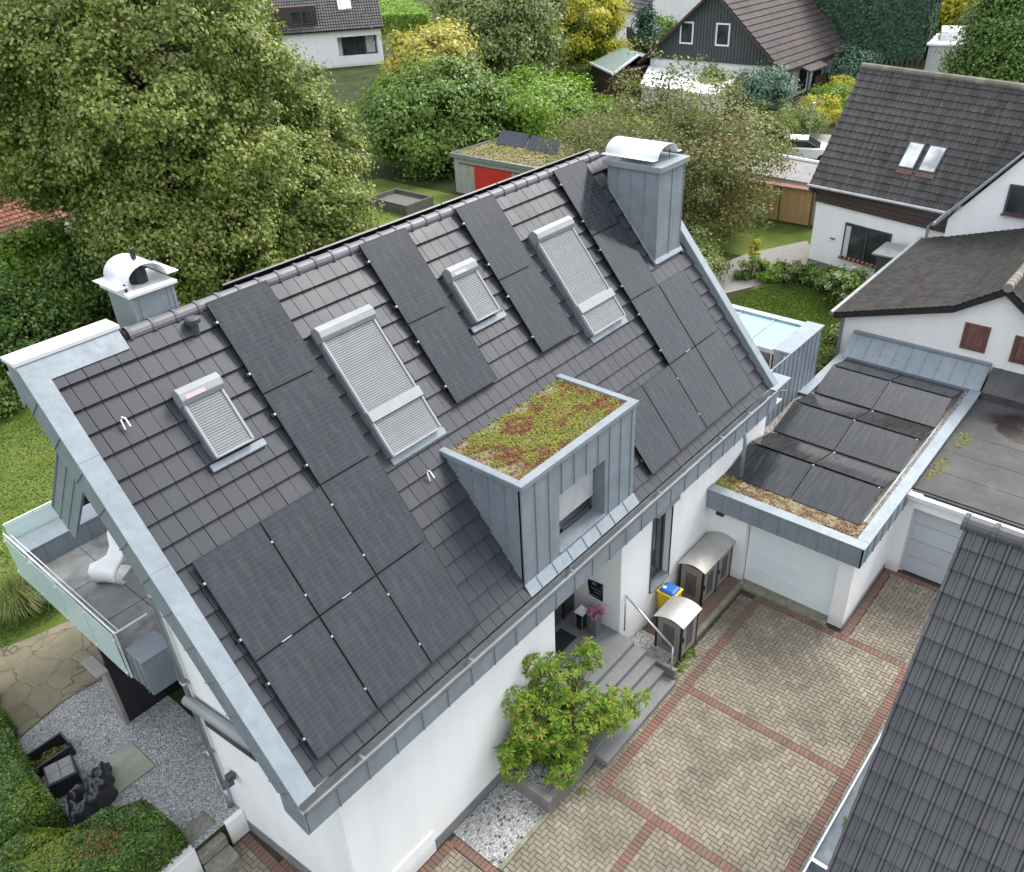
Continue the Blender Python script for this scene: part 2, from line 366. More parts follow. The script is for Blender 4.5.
L['oak'] = leaf('leaf_oak', [(.050,.082,.014), (.105,.158,.026), (.185,.245,.045), (.27,.30,.08), (.38,.33,.14)])
L['dark'] = leaf('leaf_dark', [(.055,.105,.02), (.095,.17,.03), (.16,.25,.045), (.27,.32,.085)])
L['olive'] = leaf('leaf_olive', [(.08,.115,.03), (.14,.185,.05), (.21,.25,.08), (.29,.30,.13)])
L['bright'] = leaf('leaf_bright', [(0.076, 0.142, 0.014), (0.133, 0.237, 0.019), (0.19, 0.314, 0.033), (0.257, 0.361, 0.057)])
L['yellow'] = leaf('leaf_yellow', [(.22,.28,.03), (.38,.40,.04), (.50,.44,.04), (.56,.42,.05)])
L['brown'] = leaf('leaf_sparse_autumn', [(.06,.075,.02), (.11,.14,.035), (.165,.18,.05), (.21,.19,.07), (.20,.11,.06)])
L['conifer'] = leaf('needle_blue_green', [(0.022, 0.056, 0.035), (0.035, 0.081, 0.05), (0.056, 0.112, 0.069), (0.088, 0.15, 0.088)], .15)
L['conifer2'] = leaf('needle_green', [(0.036, 0.078, 0.022), (0.066, 0.132, 0.026), (0.12, 0.204, 0.036), (0.168, 0.24, 0.06)], .2)
L['juniper'] = leaf('needle_grey_green', [(0.057, 0.114, 0.076), (0.095, 0.171, 0.114), (0.133, 0.228, 0.162)], .2)
L['hedge'] = leaf('leaf_hedge', [(.035,.075,.018), (.055,.115,.024), (.09,.17,.03), (.17,.24,.045)], .25, 1.5, .75)
L['hedge_y'] = leaf('leaf_hedge_yellowish', [(0.112, 0.16, 0.016), (0.184, 0.24, 0.024), (0.264, 0.304, 0.04)], .3)
L['red'] = leaf('leaf_red', [(0.224, 0.04, 0.016), (0.336, 0.072, 0.032), (0.32, 0.128, 0.04)], .3)
L['fg'] = leaf('leaf_rhododendron', [(.05,.13,.014), (.10,.21,.02), (.18,.29,.03), (.30,.31,.055), (.42,.21,.09)], .3, 1.1, .4)
L['grassblade'] = leaf('grass_blade', [(0.08, 0.112, 0.024), (0.16, 0.192, 0.056), (0.272, 0.264, 0.12)], .3)
L['turf'] = leaf('turf_blade', [(0.045, 0.09, 0.013), (0.081, 0.144, 0.023), (0.144, 0.189, 0.045)], .3, .8)
L['pink'] = leaf('petal_pink', [(0.32, 0.08, 0.176), (0.44, 0.16, 0.288)], .2)

# ------------------------------------------------------------------ foliage
def leaves_mesh(name, P, Nn, size, mat, parent, aspect=1.7, origin=None, up=None, jitter=.35):
    n = len(P)
    t = rng.normal(size=(n, 3)) if up is None else up + rng.normal(size=(n, 3))*.25
    Nn = Nn/np.linalg.norm(Nn, axis=1, keepdims=True)
    t -= (t*Nn).sum(1, keepdims=True)*Nn; t /= np.linalg.norm(t, axis=1, keepdims=True)+1e-9
    b = np.cross(Nn, t)
    s = (size*(1 + rng.uniform(-jitter, jitter, size=n)))[:, None]
    a = t*s*aspect*.5; c = b*s*.5; lift = Nn*s*.12
    v = np.stack([P-a, P+c+lift-a*.1, P+a, P-c+lift-a*.1], 1).reshape(-1, 3)
    O = np.array(org(parent)) if parent is not None else np.array(origin if origin is not None else (0, 0, 0))
    v = (v - O).astype(np.float32)
    me = bpy.data.meshes.new(name); me.vertices.add(4*n); me.vertices.foreach_set('co', v.ravel())
    me.loops.add(4*n); me.loops.foreach_set('vertex_index', np.arange(4*n, dtype=np.int32))
    me.polygons.add(n); me.polygons.foreach_set('loop_start', np.arange(0, 4*n, 4, dtype=np.int32))
    me.update(calc_edges=True); me.materials.append(mat)
    o = bpy.data.objects.new(name, me); COL.objects.link(o)
    if parent is not None: o.parent = parent
    else: o.location = O; ORG[o.name] = V(O)
    return o
def sph(n):
    d = rng.normal(size=(n, 3)); return d/np.linalg.norm(d, axis=1, keepdims=True)
def crown_pts(c, r, n, nc, cr, inner=.45, lump=.25, shape='round', low=-1.0):
    """clumped leaf positions through an uneven crown volume"""
    c = np.array(c, float); r = np.array(r, float)
    d = sph(nc*3); d = d[d[:, 2] > low][:nc]; k = len(d)
    ph = rng.uniform(0, 6.28, 6)
    lum = 1 + lump*(np.sin(3*d[:, 0]+ph[0])*np.sin(4*d[:, 1]+ph[1]) + .6*np.sin(7*d[:, 2]+ph[2])*np.sin(6*d[:, 0]+ph[3]))
    rad = (inner + (1-inner)*rng.uniform(0, 1, k)**.55)*lum
    cc = d*rad[:, None]
    if shape == 'cone':
        z = rng.uniform(0, 1, k); an = rng.uniform(0, 6.28, k); rr = (1-z)**.8*(.5+.5*rng.uniform(0, 1, k)**.5)*(1+.12*np.sin(5*an+ph[0]))
        cc = np.stack([rr*np.cos(an), rr*np.sin(an), z*2-1], 1); d = np.stack([np.cos(an), np.sin(an), np.full(k, .35)], 1)
    if shape == 'column':
        z = rng.uniform(-1, 1, k); an = rng.uniform(0, 6.28, k); rr = (1-np.clip(np.abs(z)-.3, 0, 1)**2*1.1)**.5*(.7+.3*rng.uniform(0, 1, k)**.5)
        cc = np.stack([rr*np.cos(an), rr*np.sin(an), z], 1); d = np.stack([np.cos(an), np.sin(an), z*.5], 1)
    cc = c + cc*r
    idx = rng.integers(0, k, n)
    crs = cr*rng.uniform(.6, 1.4, k)
    off = rng.normal(size=(n, 3))*np.array([1, 1, .62])*.5*crs[idx][:, None]
    P = cc[idx] + off
    Nn = d[idx]*.5 + off/(crs[idx][:, None]+1e-6)*.6 + np.array([0, 0, .45]) + rng.normal(size=(n, 3))*.45
    return P, Nn, cc
def limbs(mb, base, top, cc, r0, nl=9, seed=0):
    base, top = V(base), V(top); rnd = random.Random(seed)
    pts = []; m = 6
    for i in range(m+1):
        t = i/m; pts.append(base.lerp(top, t) + V((rnd.uniform(-.15, .15), rnd.uniform(-.15, .15), 0))*(t*(top-base).length*.12))
    mb.tube(pts, [r0*(1-.75*i/m) for i in range(m+1)], 10)
    for k in range(nl):
        q = cc[rnd.randrange(len(cc))]; t = rnd.uniform(.35, .95); s = base.lerp(top, t); e = V(q)
        mid = s.lerp(e, .5) + V((0, 0, (e-s).length*.12)); r = r0*(1-.75*t)*.55
        mb.tube([s, s.lerp(mid, .5)+V((0, 0, .1)), mid, e], [r, r*.75, r*.5, r*.15], 6)
        for _ in range(2):
            w = V(cc[rnd.randrange(len(cc))]); w = mid.lerp(w, min(1, 2.2/((w-mid).length+.01)))
            mb.tube([mid, mid.lerp(w, .5)+V((0, 0, .08)), w], [r*.45, r*.3, r*.1], 5)
def tree(name, base, c, r, n, size, mat, label, cat='tree', group=None, nc=260, cr=1.0, trunk=.25, nl=10, shape='round', inner=.45, lump=.25, low=-1, extra=(), leafname='crown', aspect=1.6):
    t = thing(name, base, label, cat, group)
    P, Nn, cc = crown_pts(c, r, n, nc, cr, inner, lump, shape, low)
    if trunk:
        mb = MB(); top = V(c) + V((0, 0, r[2]*.45)); limbs(mb, base, top, cc, trunk, nl, len(name)+int(base[0])); mb.build('trunk', M['bark'], t, smooth=True, fix=False)
    for (c2, r2, n2, mat2, nm) in extra:
        P2, N2, cc2 = crown_pts(c2, r2, n2, max(8, int(n2/190)), cr, .5, lump)
        if mat2 is mat: P = np.concatenate([P, P2]); Nn = np.concatenate([Nn, N2])
        else: leaves_mesh(nm, P2, N2, size, mat2, t, aspect)
    leaves_mesh(leafname, P, Nn, size, mat, t, aspect)
    return t
def shrub(name, c, r, n, size, mat, label, cat='shrub', group=None, base=None, **k):
    k.setdefault('nc', max(14, n//160)); k.setdefault('cr', min(r)*.42); k.setdefault('trunk', .05); k.setdefault('nl', 5)
    return tree(name, base or (c[0], c[1], .6), c, r, n, size, mat, label, cat, group, leafname='foliage', **k)

# ------------------------------------------------------------------ camera, light, world
cam = bpy.data.cameras.new('camera'); co = bpy.data.objects.new('camera', cam); COL.objects.link(co); SC.camera = co
CAMR = [[0.6442125, -0.7635535, -0.044456], [-0.4316155, -0.3149402, -0.8452933], [0.6314257, 0.5637364, -0.5324499]]
CAML = [-3.97384, -7.71218, 15.56999]
cam.sensor_width = 36; cam.lens = 36*844.43/1024; cam.clip_end = 3000; cam.clip_start = .1
m4 = Matrix(((CAMR[0][0], -CAMR[1][0], -CAMR[2][0], CAML[0]), (CAMR[0][1], -CAMR[1][1], -CAMR[2][1], CAML[1]), (CAMR[0][2], -CAMR[1][2], -CAMR[2][2], CAML[2]), (0, 0, 0, 1)))
co.matrix_world = m4
w = bpy.data.worlds.new('World'); SC.world = w; w.use_nodes = True; nt = w.node_tree; nt.nodes.clear()
sky = nt.nodes.new('ShaderNodeTexSky'); sky.sky_type = 'NISHITA'; sky.sun_disc = False
SUN_D = V((.62, -.10, .78)).normalized()
el = math.asin(SUN_D.z); az = math.atan2(SUN_D.x, SUN_D.y)
sky.sun_elevation = el; sky.sun_rotation = az; sky.dust_density = 4.0; sky.air_density = 1.0; sky.ozone_density = 1.0
hs = nt.nodes.new('ShaderNodeHueSaturation'); hs.inputs['Saturation'].default_value = .42
bg = nt.nodes.new('ShaderNodeBackground'); bg.inputs[1].default_value = .15; ow = nt.nodes.new('ShaderNodeOutputWorld')
nt.links.new(sky.outputs[0], hs.inputs['Color']); cl_ = nt.nodes.new('ShaderNodeMix'); cl_.data_type = 'RGBA'; cl_.inputs['Factor'].default_value = .6; nt.links.new(hs.outputs[0], cl_.inputs[6]); cl_.inputs[7].default_value = (5.5, 5.85, 6.35, 1); nt.links.new(cl_.outputs[2], bg.inputs[0]); nt.links.new(bg.outputs[0], ow.inputs[0])
sl = bpy.data.lights.new('sun', 'SUN'); sl.energy = 1.4; sl.angle = math.radians(24); sl.color = (1, .97, .92)
so = bpy.data.objects.new('sun', sl); COL.objects.link(so); so.rotation_euler = SUN_D.to_track_quat('Z', 'Y').to_euler(); so.location = (0, 0, 40)
SC.view_settings.view_transform = 'Standard'; SC.view_settings.look = 'None'; SC.view_settings.gamma = 1; SC.view_settings.exposure = 1.3
SC.cycles.max_bounces = 6; SC.cycles.diffuse_bounces = 3; SC.cycles.glossy_bounces = 3; SC.cycles.transmission_bounces = 3; SC.cycles.transparent_max_bounces = 6

# ------------------------------------------------------------------ ground
def sheet(mb, x0, x1, y0, y1, z): return mb.poly([(x0,y0,z),(x1,y0,z),(x1,y1,z),(x0,y1,z)])
g = MB(); G = .6
F = 900
sheet(g, -F, .6, -F, 3.5, -.05); sheet(g, .6, 15.62, -F, 1.6, -.05)
sheet(g, -F, .6, 3.5, F, G); sheet(g, .6, 15.62, 1.6, F, G); sheet(g, 15.62, F, -F, F, G)
g.poly([(-F,3.5,-.05),(.6,3.5,-.05),(.6,3.5,G),(-F,3.5,G)]); g.poly([(.6,3.5,-.05),(.6,1.6,-.05),(.6,1.6,G),(.6,3.5,G)])
g.poly([(.6,1.6,-.05),(15.62,1.6,-.05),(15.62,1.6,G),(.6,1.6,G)]); g.poly([(15.62,-F,-.05),(15.62,1.6,-.05),(15.62,1.6,G),(15.62,-F,G)])
tag(g.build('ground', M['soil'], fix=False), kind='structure')
lw = MB(); sheet(lw, -30, 12, 8.7, 29, G+.004); sheet(lw, 24.2, 31.2, 1.2, 7.4, G+.004); sheet(lw, 33, 41, 7.4, 13.5, G+.004); sheet(lw, 22, 33, 24, 36, G+.004)
tag(lw.build('lawn', M['lawn'], fix=False), kind='structure')
# paths
p = MB(); p.poly([(34.9,6.7,G+.012),(36.6,8.0,G+.012),(33.4,9.6,G+.012),(30.5,10.2,G+.012),(26.5,10.4,G+.012),(24.5,8.6,G+.012),(28.4,8.1,G+.012),(31.6,6.6,G+.012)])
p.poly([(48,6,G+.012),(60,6,G+.012),(57,22,G+.012),(50,20,G+.012)])
tag(p.build('garden_path', M['path_gravel'], fix=False), kind='structure')
p = MB(); p.poly([(112,90,G+.02),(125,120,G+.02),(135,115,G+.02),(113,60,G+.02)]); tag(p.build('road', M['path_gravel'], fix=False), kind='structure')
# herringbone driveway
def herring(mb, x0, x1, y0, y1, z=0.0, b=.1, gap=.005, ox=0, oy=0):
    i0, i1 = int((x0-ox)/b)-2, int((x1-ox)/b)+2; j0, j1 = int(math.floor((y0-oy)/b))-2, int((y1-oy)/b)+2
    for i in range(i0, i1):
        for j in range(j0, j1):
            k = (i-j) % 4
            if k == 0: r = (i, i+2, j, j+1)
            elif k == 3: r = (i, i+1, j, j+2)
            else: continue
            a, c, d, e = ox+r[0]*b, ox+r[1]*b, oy+r[2]*b, oy+r[3]*b
            a, c, d, e = max(a, x0), min(c, x1), max(d, y0), min(e, y1)
            if c-a < .025 or e-d < .025: continue
            brick(mb, a, c, d, e, z, gap)
def brick(mb, a, c, d, e, z, gap):
    a += gap; c -= gap; d += gap; e -= gap; h = z + random.uniform(-.003, .003); t = .007; q = -.03; n = len(mb.v)
    mb.v += [(a,d,h-t),(c,d,h-t),(c,e,h-t),(a,e,h-t),(a+t,d+t,h),(c-t,d+t,h),(c-t,e-t,h),(a+t,e-t,h),(a,d,q),(c,d,q),(c,e,q),(a,e,q)]
    mb.f += [(n+4,n+5,n+6,n+7)] + [(n+k, n+(k+1)%4, n+4+(k+1)%4, n+4+k) for k in range(4)] + [(n+8+k, n+8+(k+1)%4, n+(k+1)%4, n+k) for k in range(4)]
def band(mb, x0, x1, y0, y1, along):
    if along == 'x':
        k = round((x1-x0)/.1); [brick(mb, x0+i*.1, x0+i*.1+.1, y0, y1, 0, .004) for i in range(k)]
    else:
        k = round((y1-y0)/.1); [brick(mb, x0, x1, y0+i*.1, y0+i*.1+.1, 0, .004) for i in range(k)]
jb = MB(); sheet(jb, -1.3, .3, -6, 3.45, -.014); sheet(jb, .3, 15.7, -12, .25, -.014); tag(jb.build('paving_bed', M['joint'], fix=False), kind='structure')
hb = MB(); rb = MB()
herring(hb, 5.3, 8.4, -5.25, -1.65); herring(hb, 8.6, 12.1, -5.25, -1.65); herring(hb, 2.5, 5.1, -6.3, -2.9); herring(hb, 4.0, 12.1, -1.45, -1.08)
herring(hb, 12.3, 15.2, -5.9, -3.88); herring(hb, 5.1, 12.3, -6.3, -5.45); herring(hb, 2.5, 5.1, -2.7, -1.02); herring(hb, 12.3, 12.36, -3.35, -.7)
herring(hb, -1.2, -.3, -2, 3.4); herring(hb, .5, 2.25, -3, -.05)
band(rb, 5.1, 5.3, -5.25, -2.65, 'y'); band(rb, 5.1, 5.3, -2.65, -1.65, 'y'); band(rb, 8.4, 8.6, -5.25, -1.65, 'y'); band(rb, 12.1, 12.3, -5.45, -1.45, 'y')
band(rb, 5.1, 12.1, -1.65, -1.45, 'x'); band(rb, 5.1, 12.1, -5.45, -5.25, 'x'); band(rb, 2.5, 5.1, -2.9, -2.7, 'x')
band(rb, 12.3, 15.2, -3.88, -3.68, 'x'); band(rb, 15.2, 15.4, -5.9, -3.7, 'y')
band(rb, 2.27, 2.47, -3, .15, 'y'); band(rb, .3, 2.27, -.05, .15, 'x'); band(rb, -.3, -.1, -.5, 3.4, 'y'); herring(rb, -.1, .2, -.5, 2.4)
tag(hb.build('driveway', M['brick'], fix=False), kind='structure'); tag(rb.build('driveway_border', M['brick_red'], fix=False), kind='structure')
# gravel beds and patio, left garden
gb = MB(); sheet(gb, -4.2, .6, 3.5, 9.3, G+.012); tag(gb.build('gravel_bed', M['gravel'], fix=False), kind='structure')
gb = MB(); sheet(gb, 2.47, 3.98, -1.02, .17, .012); sheet(gb, 8.45, 9.3, -.9, .18, .17); tag(gb.build('gravel_strip', M['gravel'], fix=False), kind='structure')
pt = MB(); pt.prism([(-2.15,8.85,G+.01),(-1.0,9.1,G+.01),(0.2,9.0,G+.01),(.55,9.6,G+.01),(.55,11.5,G+.01),(-.62,11.75,G+.01),(-1.3,12.0,G+.01),(-3.6,12.1,G+.01),(-3.6,9.0,G+.01)], (0,0,.035))
tag(pt.build('patio', M['crazy'], fix=False), kind='structure')
sb = MB().box(-1.6, -.6, 5.8, 6.8, G+.005, G+.05); tag(sb.build('stepping_slab', M['slab'], origin=(-1.1,6.3,G), bevel=.008), 'square mossy stone slab set in the gravel beside the hedge', 'slab')
# kerbs
kb = MB(); kb.box(8.45, 12.5, -1.02, -.90, -.02, .12); kb.box(2.47, 3.98, -1.10, -1.02, -.02, .05)
tag(kb.build('kerb', M['kerb'], bevel=.008), kind='structure')
ks = MB().box(12.33, 12.72, -3.28, .15, -.02, .035); tag(ks.build('door_sill_strip', M['kerb'], bevel=.006), kind='structure')
tm = MB().box(8.6, 12.5, -.90, .15, -.02, .11); tag(tm.build('bin_store_pad', M['brick_red'], bevel=.004), kind='structure')

# ------------------------------------------------------------------ main house
H = thing('house', (0, 0, 0), 'white house with dark flat-tiled steep roof, zinc verges, dormer and roller-shuttered roof windows', 'house')
wl = MB()
X0, X1, YF, YR = .15, 14.6, .20, 9.4
ye = 5.45; YG = 4.0
def ztop(y): return 5 + y*math.tan(A) - .42 if y < 4.62 else 5 + (9.24-y)*math.tan(A) - .42
# gable wall (left) with roof line; thin slabs
zt = 4.1
xw = lambda y: .2 - .28*(y-.2)/3.9
wl.prism([(xw(YF),YF,0),(xw(4.1),4.1,0),(xw(4.1),4.1,ztop(4.1)),(xw(YF),YF+.02,ztop(.2))], (.3,0,0))
wl.box(.15, 3.2, 3.9, 4.1, .5, 9.3)
wl.box(.22, 5.9, YF, YF+.3, 0, 4.8)          # front wall left of porch
wl.box(8.35, 8.65, YF+.3, 1.6, .6, 4.5)     # porch side wall
wl.box(5.9, 8.35, 1.6, 1.8, .6, 4.5)        # porch back wall
wl.box(5.6, 5.9, YF+.3, 1.6, .6, 4.5)
wl.box(8.35, 9.62, YF, YF+.3, 0, 4.8); wl.box(10.5, 15.4, YF, YF+.3, 0, 4.8); wl.box(9.62, 10.5, YF, YF+.3, 0, 1.15); wl.box(9.62, 10.5, YF, YF+.3, 3.55, 4.8)
wl.box(3.2, 3.5, 4.1, 10.0, 3.4, 7.8)    # recess behind the terrace
wl.box(3.3, 14.4, 9.4, 9.7, .6, 5.5); wl.prism([(14.3,.5,0),(14.3,9.4,0),(14.3,9.4,ztop(9.2)),(14.3,4.62,ztop(4.62)),(14.3,.5,ztop(.5))], (.3,0,0))
wl.box(.23, 2.0, .165, YF, 0, .62)
wl.build('wall', M['stucco'], H)
pl = MB().box(.19, 5.0, YF-.012, YF+.1, -.02, .28); pl.prism([(.185,YF-.01,-.02),(-.048,3.45,-.02),(-.048,3.45,.32),(.185,YF-.01,.32)], (.1,0,0)); pl.build('plinth', M['plinth'], H)
br = MB().box(5.7, 8.36, -.0, 1.62, 4.12, 4.14); br.box(.25, 15.4, -.17, .5, 4.03, 4.045); br.build('soffit', M['white_metal'], H)
# porch door & glazing
dr = MB().box(6.9, 7.85, 1.52, 1.6, .82, 2.95); drr = dr.build('front_door', M['anthracite'], H, bevel=.01)
MB().tube([(7.0,1.46,1.4),(7.0,1.46,2.3)], .018).build('handle', M['steel'], drr)
MB().box(7.9, 8.3, 1.5, 1.59, .85, 2.95).build('side_light', M['window'], H)
MB().box(7.86, 7.9, 1.48, 1.6, .82, 2.95).build('door_frame', M['black'], H)
MB().tube([(6.4,.75,1.55),(7.35,1.42,1.42)], .014, 6).build('entry_rail', M['steel'], H)
# narrow front window
rv = MB(); rv.box(9.62, 9.66, .02+.2, .5, 1.15, 3.5); rvf = rv.build('reveal_trim', M['anthracite'], H)
wf = MB(); wf.box(9.66, 9.74, .36, .44, 1.2, 3.5); wf.box(10.42, 10.5, .36, .44, 1.2, 3.5); wf.box(9.66, 10.5, .36, .44, 1.2, 1.28); wf.box(9.66, 10.5, .36, .44, 3.4, 3.5); wf.box(9.62, 9.645, .17, .2, 1.1, 3.5); wf.box(10.49, 10.515, .17, .2, 1.1, 3.5)
wfo = wf.build('front_window', M['anthracite'], H); MB().box(9.74, 10.42, .39, .41, 1.28, 3.4).build('pane', M['window'], wfo)
MB().box(9.645, 10.49, .12, .38, 1.13, 1.17).build('sill', M['zinc_pale'], wfo); MB().box(9.6, 10.56, .04, .4, 3.5, 3.62).build('hood', M['zinc'], wfo)
# ---- tiled roof
def tiles(mb, x0, nx, wx, s0, ns, gs, h, th=.022, lap=.058, gapx=.005, skip=None):
    for j in range(ns):
        for i in range(nx):
            xa = x0 + i*wx + gapx; xb = x0 + (i+1)*wx - gapx; sa = s0 + j*gs; sb_ = sa + gs + .03
            if skip and skip((xa+xb)/2, (sa+sb_)/2): continue
            dx = random.uniform(-.002, .002); n = len(mb.v); l = lap + random.uniform(-.003, .003)
            for (x, s, hh) in ((xa,sa,h+l-.013),(xb,sa,h+l-.013),(xb,sa,h+l),(xa,sa,h+l),(xa,sb_,h-.005),(xb,sb_,h-.005),(xa,sb_,h-.03),(xb,sb_,h-.03)):
                mb.v.append(tuple(rf(x+dx, s, hh)))
            mb.f += [(n,n+1,n+2,n+3),(n+3,n+2,n+5,n+4),(n,n+3,n+4,n+6),(n+1,n+7,n+5,n+2)]
tl = MB()
def skp(x, s):
    if 4.95 < x < 8.3 and .15 < s < 2.72: return True
    if 4.84 < x < 8.44 and s < .35: return True
    if 13.2 < x < 14.3 and 3.95 < s < 6.6: return True
    return False
tiles(tl, -.322, 57, .262, -.30, 1, .27, -.145, skip=skp)
tiles(tl, -.322, 57, .262, -.031, 18, .388, -.145, skip=skp)
tl.build('front_roof', M['tile'], H, fix=True)
ul = MB(); rbox(ul, -.3, 4.9, -.30, 7.05, -.30, -.175); rbox(ul, 8.42, 14.62, -.30, 7.05, -.30, -.175); rbox(ul, 4.9, 8.42, 2.75, 7.05, -.30, -.175); rbox(ul, 4.9, 8.42, -.30, -.12, -.30, -.175); ulo = ul.build('roof_underlay', M['underlay'], H)
# back slope (steep mirror slope)
def bf(x, s, h=0): return V((x, 9.24-(s*CA-h*SA), 5+s*SA+h*CA))
bk = MB()
for j in range(2, 17):
    s = -.03 + j*.388
    for i in range(52):
        x = .30 + i*.28
        if x > 14.4: continue
        n = len(bk.v); bk.v += [tuple(bf(x+.003, s, -.1)), tuple(bf(x+.277, s, -.1)), tuple(bf(x+.277, s+.42, -.145)), tuple(bf(x+.003, s+.42, -.145)), tuple(bf(x+.003, s, -.15)), tuple(bf(x+.277, s, -.15))]
        bk.f += [(n,n+1,n+2,n+3), (n+4,n+5,n+1,n)]
bk.build('back_roof', M['tile'], H, fix=False)
ub = MB(); ub.obox(bf(.3, .75, -.3), V((14.2,0,0)), (bf(0,7.05,0)-bf(0,.75,0)), bf(0,0,.13)-bf(0,0,0)); ub.build('back_underlay', M['underlay'], H)
# ridge caps
rc = MB(); zr = 5 + 4.62*math.tan(A) - .12/CA
x = 1.06; 
while x < 13.1:
    n = 9; b = len(rc.v)
    for (xx, r) in ((x, .135), (x+.05, .142), (x+.06, .122), (x+.41, .118)):
        for k in range(n):
            t = math.radians(-15 + 210*k/(n-1)); rc.v.append((xx, 4.60+r*math.cos(t), zr-.125+r*math.sin(t)*.95))
    for q in range(3):
        for k in range(n-1): rc.f.append((b+q*n+k, b+q*n+k+1, b+(q+1)*n+k+1, b+(q+1)*n+k))
    x += .40
rc.build('ridge', tile_mat('ridge_cap', (.135,.13,.14), .38, .12), H, smooth=False)
rd = MB(); rd.tube([(1.0,4.60,zr-.13),(13.3,4.60,zr-.13)], .10, 10); rd.build('ridge_core', M['underlay'], H)
rr = MB(); rr.box(1.5, 13.2, 4.83, 4.87, zr-.02, zr+.10)
# ---- left verge (front slope)
vg = MB()
vg.obox(rf(-.60, -.32, -.02), RU*.33, RS*7.23, RN*.035)            # coping
vg.obox(rf(-.29, -.28, -.17), RU*.03, RS*7.13, RN*.15)
for s in (1.75, 3.6, 5.45): vg.obox(rf(-.603, s, -.02), RU*.336, RS*.012, RN*.04)
vg.build('verge_coping', M['zinc_pale'], H, bevel=.006)
vf = MB(); vf.obox(rf(-.585, -.12, -.56), RU*.04, RS*7.1, RN*.54); vf.obox(rf(-.585, -.31, -.30), RU*.04, RS*.2, RN*.28)
for i in range(12):
    s = .1 + i*.58; vf.obox(rf(-.605, s, -.56), RU*.03, RN*.54 + RS*.0, RS*.02)
vf.obox(rf(-.58, -.1, -.56), RU*.85, RS*7.3, RN*.02)
vf.build('verge_fascia', M['zinc'], H)
# back verge
bv = MB(); bS = (bf(0,1,0)-bf(0,0,0)); bN = (bf(0,0,1)-bf(0,0,0))
bv.obox(bf(.25,.75,-.86), V((.04,0,0)), bS*5.7, bN*.86)
for i in range(4): bv.obox(bf(.235, .75, -.86+.27*i), V((.02,0,0)), bS*5.6, bN*.015)
bv.obox(bf(.25,.75,-.02), V((.3,0,0)), bS*6.2, bN*.04)
bv.build('back_verge_fascia', M['zinc'], H)
# ridge parapet at the gable end
rp_ = MB(); rp_.box(-.60, 1.0, 4.58, 4.98, 10.38, 10.45); rp_.box(-.58, .98, 4.60, 4.64, 10.34, 10.38); rp_.build('parapet_coping', M['white_metal'], H, bevel=.008)
rq = MB(); rq.prism([(-.57,4.38,10.12),(-.57,4.92,9.6),(-.57,4.92,10.375),(-.57,4.60,10.375)], (1.54,0,0)); rq.build('parapet', M['zinc_pale'], H)
# right verge
rvg = MB(); rvg.obox(rf(14.58, -.30, -.16), RU*.26, RS*7.13, RN*.22); rvg.obox(rf(14.8, -.12, -.6), RU*.04, RS*6.95, RN*.5); rvg.build('verge', M['zinc_pale'], H, bevel=.01)
# ---- eaves: fascia panels, gutter
fa = MB(); seamed(fa, (-.53,-.2,4.0), (1,0,0), (0,0,1), (0,-1,0), 15.5, .5, .60, .03, .02)
fa.prism([(-.56,-.2,4.0),(-.56,.35,4.1),(-.56,.35,4.6),(-.56,-.2,4.5)], (.04,0,0))
fa.build('fascia', M['zinc'], H)
gu = MB(); gp = [(-.235,4.49),(-.235,4.55),(-.22,4.56),(-.218,4.47),(-.16,4.43),(-.10,4.43),(-.06,4.50),(-.055,4.56),(-.045,4.56),(-.045,4.42),(-.20,4.40)]
gu.prism([(-.5,y,z) for y, z in gp], (15.3,0,0)); gu.tube([(-.5,-.235,4.56),(14.85,-.235,4.56)], .011, 6); gu.build('gutter', M['gutter'], H, fix=False)
for xg in (.6, 3.1, 6.0, 9.2, 12.0, 13.4): MB().box(xg, xg+.05, -.245, -.05, 4.55, 4.565).build('gutter_bracket', M['gutter'], H)
dp = MB(); dp.tube([(13.2,-.13,4.42),(13.2,-.13,4.2),(13.2,-.20,4.05),(13.2,-.24,3.9),(13.2,-.24,2.75)], .045, 10); dp.build('downpipe', M['zinc_pale'], H, smooth=True)
d2 = MB(); d2.tube([(-.15,3.95,8.4),(-.15,3.88,6.0),(-.13,3.75,.75)], .045, 10); d2.tube([(-.13,3.75,1.15),(-.13,3.75,.62)], .058, 10)
for z in (2.2, 4.1, 6.2): d2.box(-.20, -.05, 3.76, 3.90, z, z+.03)
d2.build('downpipe', M['gutter'], H, smooth=True)
# gable awning, window, lamp
aw = MB(); aw.tube([(-.02,1.75,3.72),(-.20,3.85,3.72)], .10, 14); aw.build('window_hood', M['shutter_box'], H, smooth=True)
gw = MB(); gw.prism([(.03,2.3,3.0),(-.08,3.7,3.0),(-.08,3.7,3.65),(.03,2.3,3.65)], (.1,0,0)); gwo = gw.build('gable_window', M['anthracite'], H); MB().prism([(.018,2.38,3.07),(-.083,3.62,3.07),(-.083,3.62,3.58),(.018,2.38,3.58)], (.01,0,0)).build('pane', M['window'], gwo)
lm = MB(); lm.box(-.20, -.05, 3.2, 3.33, 1.86, 2.0); lm.prism([(-.26,3.18,1.8),(-.12,3.18,1.98),(-.12,3.18,1.78)], (0,.17,0)); lm.build('wall_lamp', M['anthracite'], H)
